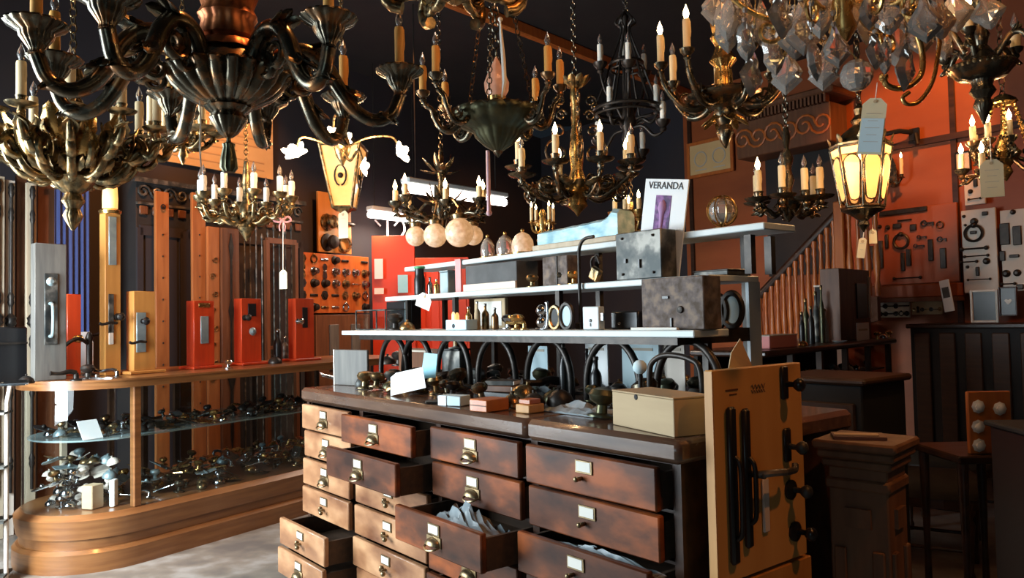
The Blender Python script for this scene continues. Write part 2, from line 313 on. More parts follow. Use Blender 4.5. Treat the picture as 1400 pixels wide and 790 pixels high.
for ci, (u0, u1) in enumerate(cols):
    for ri in range(8):
        zt, zb = rows[ri]-.004, rows[ri+1]+.004; out = outs.get((ci, ri), 0) ; wd = u1-u0-.006; h = zt-zb-.002
        x = -(u0+u1)/2; zc = (zt+zb)/2
        mb = MB(); mb.box((0, -.011, 0), (wd, .022, h), bev=.004)
        d = mb.build('drawer', W['walnut_tan' if ci == 3 or (ci == 2 and ri > 1) else 'walnut'], chest, 40, loc=(x, -out, zc))
        mb = MB(); mb.box((-wd/2+.012, .17, -.008), (.012, .34, h-.02)); mb.box((wd/2-.012, .17, -.008), (.012, .34, h-.02)); mb.box((0, .17, -h/2+.012), (wd-.02, .34, .008)); mb.box((0, .335, -.008), (wd-.02, .012, h-.02))
        mb.build('drawer_box', W['drawer_side'], d)
        mb = MB(); hz = .022 if h > .09 else .01
        mb.box((0, -.024, hz), (.066, .004, .036), bev=.0015); mb.build('label_holder', W['brass_handle'], d)
        mb = MB(); mb.box((0, -.0265, hz+.001), (.054, .0015, .026)); mb.build('label_card', W['card'], d)
        style = 1 if (ci, ri) in ((2, 2), (2, 3), (2, 4), (3, 3), (3, 4), (2, 5)) else 2 if ci == 0 else 0
        mb = MB(); mb.T = Matrix.Translation((0, -.022, -.012)); pull_mb(style, mb); mb.build('drawer_pull', W['brass_handle'], d, 40)
# things stuffed in the open drawers
def crumple(sx, sy, sz, n=12, seed=1):
    r = random.Random(seed); mb = MB(); vs = []
    for i in range(n+1):
        for j in range(n+1):
            x, y = i/n-.5, j/n-.5; e = 1-max(abs(x), abs(y))*1.7
            vs.append((x*sx, y*sy, sz*max(0, (.35+.65*r.random()))*max(.05, e)))
    nn = n+1; fs = [(i*nn+j, (i+1)*nn+j, (i+1)*nn+j+1, i*nn+j+1) for i in range(n) for j in range(n)]
    b = len(vs); vs += [(v[0], v[1], 0) for v in vs]; fs += [tuple(b+i for i in f) for f in fs[:]]
    for i in range(n):
        for a, c in ((i, i+1), (i*nn, (i+1)*nn), (n*nn+i, n*nn+i+1), (i*nn+n, (i+1)*nn+n)): fs.append((a, c, c+b, a+b))
    mb.add(vs, fs); return mb
def CFl(x, y, z): return CA - CU*x + CV*y + V((0, 0, z))
o = crumple(.36, .11, .12, 12, 3).build('plastic_bag', W['bag'], None, 60, CFl(-.80, -.062, .745), (0, 0, CRZ)); tag(o, 'crumpled clear plastic bag bulging from the open middle drawer', 'bag')
o = crumple(.26, .08, .03, 10, 4).build('paper_sheet', W['blue_tint'], None, 60, CFl(-1.38, .0, 1.0), (0, 0, CRZ)); tag(o, 'blue-white papers poking out of the upper drawer pulled slightly open', 'paper')
o = crumple(.40, .035, .035, 12, 5).build('paper_sheet', W['bag'], None, 60, CFl(-.24, -.024, .782), (0, 0, CRZ)); tag(o, 'strip of white paper showing at the lip of the third drawer at the near end', 'paper')
# ================================================================ tiered display stand on the chest
stand = thing('display_stand', 'white three-tier shelf stand with black iron arch brackets on the chest', 'shelf', CF(0, 0, 0), CRZ)
SH = [(.20, 2.48, .33, .50, 1.375), (.27, 2.32, .50, .77, 1.545), (.13, 2.28, .595, .77, 1.70)]
for i, (u0, u1, v0, v1, z) in enumerate(SH):
    mb = MB(); c = (-(u0+u1)/2, (v0+v1)/2, z-.011)
    mb.box(c, (u1-u0, v1-v0, .022), bev=.003); mb.build('shelf_board', W['white_shelf'], stand)
    if i == 0: mb2 = MB(); mb2.box((-1.285, .5575, z-.034), (2.03, .435, .022)); mb2.box((-1.285, .636, z-.0115), (2.03, .268, .022)); mb2.build('under_frame', W['iron'], stand)
for u in (.30, .99, 1.70, 2.12):   # iron posts front and back
    for v in (.52, .74):
        pt_ = 1.525 if v < .6 else 1.68; mb = MB(); mb.box((-u, v, (CZ+pt_)/2), (.022, .022, pt_-CZ)); mb.build('post', W['iron'], stand)
def arch_mb(r, t=.013):
    mb = MB(); pts = [V((r*cos(a), 0, r*1.25*sin(a))) for a in [pi*k/16 for k in range(17)]]
    mb.tube([V((r, 0, -.06))]+pts+[V((-r, 0, -.06))], t, 8); return mb
am = None
for u in (.30, .62, .95, 1.27, 1.58, 1.88, 2.10):
    a = arch_mb(.125).build('arch_bracket', W['iron'], stand, 60, loc=(-u, .42, 1.185)) if am is None else am.copy()
    if am is not None: C.objects.link(a); a.parent = stand; a.location = (-u, .42, 1.185)
    am = am or a
mb = MB(); mb.box((-.275, .74, (CZ+1.53)/2), (.012, .065, 1.53-CZ-.01), ry=0); mb.build('end_panel', mat('end_panel', (.38, .46, .50), (.28, .33, .37), .35, 0, 4), stand)
for v_ in (.62, .73): mb = MB(); mb.box((-.20, v_, (1.545+1.668)/2), (.025, .025, 1.668-1.545)); mb.build('corner_post', W['iron'], stand)
# ================================================================ showcase
SCR = .42; SL = 2.6; ST = 1.11
case = thing('showcase', 'long wooden glass-fronted showcase counter with a rounded glass end', 'display counter', Q0, QRZ)
def cap(off, z, inset=0, n=14):
    """plan outline: rounded end towards -x; front y=0, back y=2*SCR"""
    r = SCR+off; pts = [(SL, -off)]
    pts += [(0 - r*sin(pi*k/n), SCR - r*cos(pi*k/n)) for k in range(n+1)]
    pts += [(SL, 2*SCR+off)]; return pts
def slab(o_, z0, z1, mb, off2=None):
    a = cap(o_, 0); b = cap(o_ if off2 is None else off2, 0); n = len(a)
    mb.add([(x, y, z0) for x, y in a]+[(x, y, z1) for x, y in b], [tuple(range(n)), tuple(range(n, 2*n))]+[(k, (k+1) % n, (k+1) % n+n, k+n) for k in range(n)])
mb = MB(); slab(.05, 0, .11, mb); slab(.05, .11, .13, mb, .03); slab(.015, .13, .19, mb); slab(.03, .19, .30, mb, .045); slab(.045, .30, .33, mb, .01); mb.build('plinth', W['oak'], case, 30)
mb = MB(); slab(.03, ST-.055, ST-.012, mb); slab(.04, ST-.012, ST, mb); mb.build('worktop', W['oak'], case, 30)
mb = MB(); slab(-.03, .745, .755, mb); mb.build('glass_shelf', W['blue_tint'] if 0 else mat('shelf_glass', (.35, .45, .45), rough=.1, trans=.0, alpha=.55), case)
def strip(pts, z0, z1, mb): 
    n = len(pts); mb.add([(x, y, z0) for x, y in pts]+[(x, y, z1) for x, y in pts], [(k, k+1, k+1+n, k+n) for k in range(n-1)])
cp = cap(0, 0, n=24)
mb = MB(); strip(cp[1:-1], .33, ST-.055, mb); mb.build('curved_glass', W['pane'], case, 60)
mb = MB(); mb.box((SL/2+.0, 0, (.33+ST-.055)/2), (SL-.04, .004, ST-.055-.33)); mb.build('front_glass', W['pane'], case)
for x in (0, SL-.02):
    mb = MB(); mb.box((x, .012, (.33+ST-.05)/2), (.05, .045, ST-.33-.05), bev=.006); mb.build('corner_post', W['oak'], case)
for x in (-.02, .3, .55, .8, 1.5, 2.2):
    mb = MB(); mb.box((x, 2*SCR-.02, (.33+ST-.05)/2), (.035, .03, ST-.33-.05)); mb.build('rear_post', W['oak_dark'] if x > .1 else W['pale_wood'], case)
# hardware heaped inside: individual knobs, plates, hinges and keys
def hw_knob():
    mb = MB(); mb.lathe([(.030, 0), (.030, .004), (.012, .008), (.011, .024), (.026, .034), (.030, .045), (.024, .056), (.008, .061)], n=12); return mb
def hw_plate():
    mb = MB(); out = [(-.025, -.07), (.025, -.07), (.03, -.05), (.025, 0), (.03, .05), (.018, .075), (0, .09), (-.018, .075), (-.03, .05), (-.025, 0), (-.03, -.05)]
    mb.prism(out, .005, Matrix.Translation((0, 0, .005)) @ Matrix.Rotation(-pi/2, 4, 'X')); mb.ball((0, .03, .012), .012, 8); mb.box((0, -.03, .006), (.008, .02, .004)); return mb
def hw_lever():
    mb = MB(); mb.lathe([(.026, 0), (.026, .005), (.012, .010), (.010, .035)], n=12); mb.tube(bez([(0, 0, .035), (.03, 0, .042), (.07, .005, .036), (.11, 0, .040)], 4), [.011]*4+[.010]*4+[.008]*4+[.011], 8); return mb
def hw_hinge():
    mb = MB(); mb.box((-.028, 0, .003), (.05, .09, .004)); mb.box((.03, 0, .010), (.05, .09, .004), ry=-.3); mb.cyl((0, -.05, .006), (0, .05, .006), .006); return mb
def hw_bell():
    mb = MB(); mb.lathe([(.035, 0), (.036, .004), (.030, .02), (.016, .032), (.004, .036), (.006, .044)], n=14); return mb
protos = {}
def hardware(kind, mk):
    key = (kind, mk)
    fn, nm = {'knob': (hw_knob, 'doorknob'), 'plate': (hw_plate, 'escutcheon'), 'lever': (hw_lever, 'lever'), 'hinge': (hw_hinge, 'hinge'), 'bell': (hw_bell, 'bell_push')}[kind]
    if key not in protos:
        p = fn().build(nm, W[mk], None, 40); C.objects.unlink(p); protos[key] = p.data; bpy.data.objects.remove(p)
    o = bpy.data.objects.new(nm, protos[key]); C.objects.link(o); return o
rr = random.Random(11)
def QF(x, y, z): return Q0 + QD*x + QN*y + V((0, 0, z))
def fill(n, x0, x1, y0, y1, z, sp, kinds, mats, where, grp, curved=False):
    pts = []
    for i in range(n):
        k = rr.choice(kinds); mk = rr.choice(mats)
        for t in range(60):
            x = rr.uniform(x0, x1); y = rr.uniform(y0, y1)
            if x < 0 and (x**2+(y-SCR)**2)**.5 > SCR-.135: continue
            rad = {'knob': .036, 'plate': .075, 'lever': .075, 'hinge': .062, 'bell': .038}[k]
            if abs(x) < rad*1.3+.02 and y < .16: continue
            if x < 0 and ((x+.16)**2+(y-.20)**2 < (.075+rad)**2 or (x+.07)**2+(y-.13)**2 < (.02+rad)**2) and z < .6: continue
            if y > 2*SCR-.06-rad*1.25: continue
            if y < rad*1.3: continue
            if all((x-a)**2+(y-b)**2 > ((rad+c)*sp)**2 for a, b, c in pts): break
        else: continue
        pts.append((x, y, rad))
        o = hardware(k, mk); rot = Matrix.Rotation(rr.uniform(0, 6.28), 4, 'Z') @ Matrix.Rotation(rr.uniform(-.3, .3), 4, 'Y') @ Matrix.Rotation(rr.uniform(-.35, .35), 4, 'X')
        s_ = rr.uniform(.9, 1.25)
        lo = min((rot @ v.co).z for v in o.data.vertices)*s_
        o.location = QF(x, y, z - lo + .001); o.rotation_euler = rot.to_euler(); o.scale = (s_,)*3
        nm = {'knob': 'round door knob', 'plate': 'ornate door plate', 'lever': 'lever door handle', 'hinge': 'folded door hinge', 'bell': 'domed bell push'}[k]
        tag(o, '%s %s %s' % (MD[mk], nm, where), {'knob': 'door knob', 'plate': 'door plate', 'lever': 'door handle', 'hinge': 'hinge', 'bell': 'bell'}[k], '%s %ss %s' % (MD[mk], nm, grp))
MD = {'brass': 'polished brass', 'old_brass': 'tarnished brass', 'chrome': 'silvery metal', 'iron': 'black iron', 'tin': 'dull pewter', 'white_board': 'white porcelain', 'bronze': 'dark bronze'}
ALLK = ['knob', 'plate', 'lever', 'hinge', 'bell']
HG = 'inside the rounded glass end'
for li, (lz, ly, wh) in enumerate([(.332, 0, 'at the bottom of the heap'), (.41, .02, 'in the middle of the heap'), (.488, .06, 'high on the heap'), (.566, .12, 'crowning the heap')]):
    fill(90, -.38+ly, -.02, .04+ly, .80-ly, lz, .98, ALLK, ['chrome', 'white_board', 'tin', 'white_board', 'old_brass', 'chrome'], wh+' in the rounded end', wh+' in the rounded end')
fill(150, .06, 2.4, .06, .7, .332, .98, ALLK, ['brass', 'old_brass', 'chrome', 'bronze'], 'lying on the showcase floor behind the straight glass', 'on the showcase floor')
fill(80, .06, 2.4, .10, .7, .41, 1.0, ALLK, ['brass', 'old_brass', 'chrome', 'tin'], 'heaped up behind the straight showcase glass', 'heaped behind the straight glass')
fill(60, -.34, -.02, .1, .74, .757, .98, ALLK, ['chrome', 'tin', 'iron', 'old_brass'], 'on the glass shelf inside the rounded end', 'on the glass shelf of the rounded end')
fill(150, .06, 2.4, .06, .7, .757, .98, ALLK, ['brass', 'iron', 'bronze', 'chrome', 'iron'], 'on the glass shelf behind the straight front glass', 'on the straight glass shelf')
def card_at(name, loc, w_, h_, t_, rot, m, label, cat): 
    mb = MB(); mb.box((0, 0, h_/2), (w_, t_, h_)); o = mb.build(name, m, None, None, loc, rot); return tag(o, label, cat)
card_at('price_card', QF(-.20, .12, .7565), .12, .13, .003, (radians(-35), 0, QRZ), W['paper'], 'white price card propped on the glass shelf in the rounded end', 'card')
mb = MB(); mb.box((0, 0, -.03), (.09, .08, .14), bev=.004); tag(mb.build('small_carton', W['carton'], None, None, QF(-.16, .2, .433), (0, 0, QRZ+.3)), 'upright tan carton standing in the heap inside the rounded glass end', 'box')
mb = MB(); mb.box((0, 0, .08), (.05, .03, .16), bev=.004); tag(mb.build('paper_packet', W['paper'], None, None, QF(-.07, .13, .333), (0, 0, QRZ+.6)), 'slim white paper packet standing by the wooden corner post inside showcase', 'packet')
# ================================================================ chandeliers
def chain_mb(z0, z1, r=.012):
    mb = MB(); z = z0; i = 0; h = r*2.6
    while z < z1:
        M = Matrix.Rotation(pi/2, 4, 'X') if i % 2 == 0 else Matrix.Rotation(pi/2, 4, 'Z') @ Matrix.Rotation(pi/2, 4, 'X')
        mb.torus((0, 0, z), r, r*.24, 8, 4, M, 1, 1.5); z += h*.92; i += 1
    return mb
def bead_ring(mb, R, z, r, n):
    N = n*6; mb.tube([(R*cos(2*pi*k/N), R*sin(2*pi*k/N), z) for k in range(N)], [r*(.35+.65*abs(sin(pi*k/6))) for k in range(N)], 6, closed=True)
def leaf_mb(mb, M, L_, w_, curl=.5, n=6, thick=.003):
    """acanthus-like leaf along +x curling up"""
    vs = []; 
    for i in range(n+1):
        t = i/n; ww = w_*sin(pi*min(1, t*.92+.08))**.7*(1+.18*(i % 2)); x = L_*t; z = curl*L_*t*t
        for k, yy in enumerate((-1, -.45, 0, .45, 1)): vs.append(M @ V((x, yy*ww/2, z + (.25*ww*abs(yy)) - (0.0))))
    fs = [(i*5+k, i*5+k+1, (i+1)*5+k+1, (i+1)*5+k) for i in range(n) for k in range(4)]
    b = len(vs); vs += [v + V((0, 0, -thick)) for v in vs]; fs += [tuple(b+i for i in f)[::-1] for f in fs[:]]
    for i in range(n): fs += [(i*5, (i+1)*5, (i+1)*5+b, i*5+b), (i*5+4, (i+1)*5+4, (i+1)*5+4+b, i*5+4+b)]
    mb.add(vs, fs)
CUPS = {  # (r, z) in px of the chandelier
 'big': [(5, -2), (9, 0), (8, 5), (14, 14), (18, 20), (19, 26), (31, 33), (34, 37), (32, 40), (20, 38), (9, 37), (9, 42)],
 'pan': [(3, -4), (5, 0), (4, 3), (16, 6), (19, 9), (16, 9), (6, 7), (6, 15), (7, 18)],
 'cup': [(3, -3), (5, 0), (4, 3), (9, 8), (10, 12), (7, 11), (5, 10)],
}
def candle_mb(s, h, r, drip=True):
    mb = MB(); r = r*s; h = h*s
    mb.lathe([(r, 0), (r*.98, h*.5), (r, h*.93), (r*.9, h*.985), (r*.35, h)], n=12)
    if drip: mb.tube([(r*.95, 0, h*.93), (r*1.02, 0, h*.6), (r*1.0, 0, h*.45)], [r*.18, r*.22, r*.08], 5)
    return mb
def flame_mb(s, r):
    mb = MB(); r = r*s
    mb.lathe([(r*.35, -r*.3), (r*.55, r*.5), (r*.85, r*1.3), (r*.62, r*2.3), (r*.2, r*3.3), (.0003, r*3.9)], n=10); return mb
NL = [0]
def chandelier(name, label, cx, cy, d, bodies, armlist, path, tubes, metal, cup, candle, extra=None, leaf=0, chain=True, group=None, lights=(), le=6, scroll=None, cmat=None, cat='chandelier', pend=0):
    """all shape numbers in px at the hub's distance; armlist: (deg, radius scale, dz, lit)"""
    s = d/FPX; loc = P(cx, cy, d); t = thing(name, label, cat, loc, 0, group)
    for nm, prof, mk, fl, fa in bodies:
        mb = MB(); mb.lathe([(max(r, .1)*s, z*s) for r, z in prof], n=fl*8 if fl > 12 else 96 if fl else 20, fl=fl, fa=fa); mb.build(nm, W[mk], t, 50)
    pts = [V(p) for p in bez([(x, 0, z) for x, z in path], 5)]
    R_, zc = path[-1]; cache = {}; ch, cr = candle
    for deg, rs, dz, lit in armlist:
        th = radians(deg); key = (rs, dz)
        if key not in cache:
            q = [V((p.x*(1+(rs-1)*min(1, p.x/R_))*s, 0, (p.z + dz*min(1, p.x/R_))*s)) for p in pts]; n = len(q)
            rad = [(tubes[0]+(tubes[1]-tubes[0])*i/(n-1))*s for i in range(n)]
            mb = MB(); mb.tube(q, rad, 8)
            if scroll:
                for (sx, sz, r0, r1, tn, a0, tr) in scroll:
                    sp = spiral(sx*rs*s, sz*s, r0*s, r1*s, tn, a0); mb.tube(sp, [tr*s*(1-.5*i/(len(sp)-1)) for i in range(len(sp))], 7, flat=1.3)
            if leaf:
                for fr, up in ((.25, 1), (.5, 1), (.78, -1)):
                    i = int(fr*(n-1)); p = q[i]; dirv = (q[min(i+1, n-1)]-q[i-1]).normalized(); ang = atan2(dirv.z, dirv.x)
                    for sg in (-1, 0, 1):
                        leaf_mb(mb, Matrix.Translation(p) @ Matrix.Rotation(-ang, 4, 'Y') @ Matrix.Rotation(sg*.8, 4, 'X') @ Matrix.Translation((0, 0, tubes[0]*.6*s)), leaf*s, leaf*.55*s, .55*up)
            arm = mb.build('arm', W[metal], t, 50)
            cm = MB(); cm.lathe([(r*s, z*s) for r, z in CUPS[cup]], n=96 if cup == 'big' else 16, fl=16 if cup == 'big' else 0, fa=.07)
            c = cm.build('drip_pan', W[metal], arm, 50); c.location = (R_*rs*s, 0, (zc+dz)*s); cache[key] = (arm, c)
        else:
            a0_, c0_ = cache[key]; arm = a0_.copy(); C.objects.link(arm); arm.parent = t; c = c0_.copy(); C.objects.link(c); c.parent = arm
        arm.rotation_euler = (0, 0, th)
        if ch:
            top = max(z for r, z in CUPS[cup])
            kc = ('c',)
            if kc not in cache:
                cache[kc] = (candle_mb(s, ch, cr).build('candle', W[cmat or 'candle'], t, 50), flame_mb(s, cr).build('candle_bulb', W['flame'], None, 60))
                cd_ = cache[kc][0]; C.objects.unlink(cache[kc][1])
            else: cd_ = cache[kc][0].copy(); C.objects.link(cd_); cd_.parent = t
            cd_.location = (R_*rs*s*cos(th), R_*rs*s*sin(th), (zc+dz+top-4)*s)
            fl_ = cache[kc][1].copy(); C.objects.link(fl_); fl_.parent = cd_; fl_.location = (0, 0, ch*s); fl_.name = 'flame_bulb'
            if not lit:
                if ('off',) not in cache:
                    me = fl_.data.copy(); me.materials[0] = W['bulb_off']; cache[('off',)] = me
                fl_.data = cache[('off',)]
            if lit == 2:
                lp = lamp('candle_light', 'POINT', (0, 0, 0), le, WARM2, .012); lp.parent = cd_; lp.location = (0, 0, (ch+cr*1.4)*s); NL[0] += 1
    if ('c',) in cache: bpy.data.objects.remove(cache[('c',)][1])
    if chain:
        zt = max(z for b in bodies for r, z in b[1])*s; mb = chain_mb(zt, ZC-loc.z, .013 if d < 3 else .011); mb.build('chain', W[metal if metal != 'brass' else 'old_brass'], t, 50)
        mb = MB(); mb.lathe([(.05, -.03), (.045, -.015), (.02, -.005), (.02, 0)], (0, 0, ZC-loc.z), 16); mb.build('ceiling_rose', W[metal], t, 40)
    if extra: extra(t, s)
    return t
# ---- the great bronze chandelier
def c1x(t, s):
    mb = MB()
    for k in range(10): leaf_mb(mb, Matrix.Rotation(2*pi*k/10, 4, 'Z') @ Matrix.Translation((30*s, 0, 40*s)) @ Matrix.Rotation(-1.25, 4, 'Y'), 46*s, 22*s, .35)
    for k in range(8): leaf_mb(mb, Matrix.Rotation(2*pi*k/8+.2, 4, 'Z') @ Matrix.Translation((12*s, 0, -66*s)) @ Matrix.Rotation(-.9, 4, 'Y'), 28*s, 16*s, .5)
    mb.build('foliage', W['bronze_red'], t, 50)
    mb = MB(); mb.lathe([(2*s, -88*s), (3*s, -96*s), (8*s, -99*s), (7*s, -104*s), (10*s, -120*s), (11*s, -132*s), (7*s, -138*s)], n=24, fl=12, fa=.12); mb.build('tassel', W['green_bronze'], t, 50)
chandelier('chandelier', 'huge dark bronze chandelier with fluted bowl and thick scrolling arms, nearest on the left of the shop'.replace(' on the left of the shop', ' the glass showcase'), 312, 100, 2.2,
    [('stem', [(35, 130), (39, 110), (32, 90), (38, 78), (33, 70), (37, 48), (31, 44), (46, 36), (50, 26)], 'bronze_red', 12, .06),
     ('hub', [(44, 28), (50, 22), (58, 14), (62, 6), (72, 2), (76, -2)], 'bronze', 0, 0),
     ('bowl', [(76, 0), (77, -4), (72, -9), (66, -20), (54, -33), (38, -43), (28, -47)], 'bronze', 22, .13),
     ('finial', [(28, -46), (30, -49), (26, -53), (20, -58), (24, -64), (20, -72), (12, -84), (5, -90)], 'bronze', 12, .08)],
    [(180, 1, 0, 0), (213, .94, 0, 0), (132, .98, 0, 0), (20, 1, 0, 0), (-33, .82, 6, 0), (56, .9, -8, 0), (252, .86, 0, 0), (95, .95, 0, 0)],
    [(52, 6), (75, 34), (105, 40), (132, 22), (150, -8), (172, -38), (200, -52), (226, -42), (240, -12)], (13, 9), 'bronze', 'big', (66, 7), c1x, leaf=30, cmat='candle_warm_tint',
    scroll=[(118, 8, 22, 5, 1.6, 2.2, 6), (98, -8, 16, 4, -1.5, 1.2, 5)])
# ---- brass baroque chandelier behind it
def c2x(t, s):
    mb = MB()
    for k in range(24): leaf_mb(mb, Matrix.Rotation(2*pi*k/12+.2*(k > 11), 4, 'Z') @ Matrix.Translation(((22 if k < 12 else 62)*s, 0, (10 if k % 2 else -20)*s)) @ Matrix.Rotation(-.5, 4, 'Y'), 40*s, 24*s, .6)
    mb.build('foliage', W['brass'], t, 50)
    for k in range(8): mb = MB(); mb.tube([p for p in [Matrix.Rotation(2*pi*k/8, 3, 'Z') @ q for q in spiral(62*s, -4*s, 26*s, 5*s, 1.4, 2.6)]], [4.6*s]*12+[3*s]*7, 7); mb.build('scroll_ornament', W['old_brass'], t, 50)
chandelier('chandelier', 'brass baroque chandelier crowded with scrolls hanging low behind the huge bronze one', 100, 210, 2.9,
    [('stem', [(8, 130), (14, 100), (8, 80), (18, 60), (10, 40), (20, 30), (26, 10), (22, -4), (14, -14), (24, -24), (30, -34), (20, -48), (10, -56), (14, -66), (8, -76), (12, -86), (9, -94), (2, -106)], 'old_brass', 10, .06)],
    [(a, r, z, l) for a, r, z, l in [(180, 1, 0, 0), (150, .9, 0, 0), (120, .85, 4, 0), (90, 1, 0, 0), (60, .9, 0, 0), (30, 1.12, 0, 0), (0, 1.05, -10, 0), (-30, 1, 0, 0), (-62, .9, 0, 0), (-95, .9, 0, 0), (-125, .9, 0, 0), (-155, 1, 0, 0)]],
    [(16, -20), (36, -34), (60, -30), (76, -6), (88, 8), (102, 2), (110, 20), (110, 34)], (7, 5), 'old_brass', 'pan', (48, 6), c2x, leaf=26, cmat='candle', scroll=[(78, 4, 20, 4, 1.5, 4.2, 5), (40, -30, 16, 4, -1.4, 1.2, 4)])
# ---- small candle chandelier over the showcase, white candles
chandelier('chandelier', 'small dark brass chandelier with leafy arms and unlit white candles, hanging above the showcase', 337, 290, 4.2,
    [('stem', [(3, 70), (6, 40), (3, 20), (9, 8), (12, -4), (8, -14), (12, -22), (5, -34), (1, -40)], 'old_brass', 0, 0)],
    [(a, 1, 0, 0) for a in (10, 46, 82, 118, 154, 190, 226, 262, 298, 334)],
    [(6, -10), (20, -16), (36, -8), (50, -12), (58, 0), (60, 10)], (3.4, 2.4), 'old_brass', 'cup', (26, 4), None, leaf=13, cmat='candle_white', scroll=[(32, -4, 9, 2, 1.5, 1.2, 2)])
chandelier('chandelier', 'little brass chandelier with one burning candle in front of the tan poster', 250, 192, 3.5,
    [('stem', [(2, 60), (4, 30), (3, 12), (8, 4), (10, -4), (5, -14), (7, -22), (1, -34)], 'old_brass', 0, 0)],
    [(205, 1, 0, 0), (268, .35, 0, 2), (330, 1, 0, 0), (150, 1, 0, 0), (30, 1, 0, 0), (90, .9, 0, 0)],
    [(6, -6), (16, -12), (28, -8), (36, -2), (40, 4)], (3, 2), 'old_brass', 'pan', (40, 5), None, leaf=12, cmat='candle', scroll=[(24, -2, 8, 2, 1.4, 2, 2)], le=3)
# ---- ring of glowing glass flowers
def tulip(t, s, pts, mt='tulip_lit', e=5):
    for i, (x, y, r) in enumerate(pts):
        p = P(x, y, 4.0+.25*sin(i*2.1)) - t.location; mb = MB()
        for k in range(6):
            M = Matrix.Rotation(2*pi*k/6, 4, 'Z') @ Matrix.Translation((r*.15*s, 0, 0)); leaf_mb(mb, M, r*1.05*s, r*.8*s, .35+.25*(k % 2))
        mb.ball((0, 0, r*.25*s), r*.5*s, 10)
        sh = mb.build('glass_flower', W[mt], t, 50); sh.location = p; sh.rotation_euler = (.9 + .3*(i % 3), .5*(i % 2), i)
        lp = lamp('flower_light', 'POINT', (0, 0, 0), e, WARM2, .03); lp.parent = t; lp.location = p + V((0, -.09, -.02))
        mb = MB(); mb.tube(bez([(0, 0, 0), (p.x*.4, p.y*.4, p.z+.06), (p.x*.85, p.y*.9, p.z+.09), (p.x, p.y+.02, p.z+.03)], 5), 2*s, 6); mb.build('arm', W['old_brass'], t, 50)
def c4x(t, s): tulip(t, s, [(404, 211, 15), (546, 210, 15), (495, 228, 11), (468, 193, 13), (455, 184, 10)])
chandelier('chandelier', 'brass ceiling light with glowing white glass flower shades beside the tall orange lantern', 468, 205, 4.0,
    [('stem', [(2, 60), (4, 40), (8, 20), (12, 5), (9, -8), (4, -16), (1, -22)], 'old_brass', 0, 0)], [], [(6, 0), (20, 10), (40, 4), (60, 8)], (2.5, 2), 'old_brass', 'cup', (0, 0), c4x)
# tapering lantern with amber panes
def taper_lantern(name, label, cx, cy, d, top, bot, h, g, m, n=4, ph=pi/4):
    s = d/FPX; t = thing(name, label, 'lantern', P(cx, cy, d), 0)
    q = lambda r, z: [V((r*s*cos(ph+2*pi*k/n), r*s*sin(ph+2*pi*k/n), z*s)) for k in range(n)]
    T_, B_ = q(top, h/2), q(bot, -h/2)
    for k in range(n):
        mb = MB(); mb.cyl(T_[k], B_[k], 2.2*s); mb.cyl(T_[k], T_[(k+1) % n], 2.6*s); mb.cyl(B_[k], B_[(k+1) % n], 2.2*s)
        ctr = (T_[k]+T_[(k+1) % n]+B_[k]+B_[(k+1) % n])/4; e = (T_[(k+1) % n]-T_[k]).normalized(); up = V((0, 0, 1))
        mb.build('frame_side', W['old_brass'], t)
        mb = MB(); a, b, c_, d_ = T_[k], T_[(k+1) % n], B_[(k+1) % n], B_[k]; nr = (b-a).cross(d_-a).normalized()*.002
        mb.add([a, b, c_, d_, a+nr, b+nr, c_+nr, d_+nr], [(0, 1, 2, 3), (4, 5, 6, 7), (0, 1, 5, 4), (1, 2, 6, 5), (2, 3, 7, 6), (3, 0, 4, 7)]); mb.build('glass_panel', W[g], t)
        mb = MB()
        for sg in (-1, 1):
            mb.tube([ctr - nr*3 + e*((sg*8)*s*cos(a_)) + up*(14*s*sin(a_*1)) for a_ in [i*.45-1.4 for i in range(9)]], 1.3*s, 5)
        mb.ball(ctr - nr*2, 4*s, 8); mb.build('ornament', W['iron'], t, 50)
    mb = MB(); mb.lathe([(top*s, h/2*s), (top*.7*s, (h/2+8)*s), (5*s, (h/2+18)*s), (2*s, (h/2+24)*s)], n=n, ph=ph); mb.build('cap', W['old_brass'], t)
    mb = chain_mb((h/2+24)*s, ZC-t.location.z, .01); mb.build('chain', W['old_brass'], t, 50)
    mb = MB(); mb.lathe([(bot*s, -h/2*s), (5*s, (-h/2-8)*s), (3*s, (-h/2-16)*s), (.5*s, (-h/2-22)*s)], n=n, ph=ph); mb.build('finial', W['old_brass'], t)
    lp = lamp('lantern_light', 'POINT', (0, 0, 0), 4, WARM2, .03); lp.parent = t
    return t
taper_lantern('hanging_lantern', 'tapering brass lantern with four glowing amber panes, glass flowers around it', 470, 243, 4.75, 38, 18, 84, 'lantern_glass', 0)
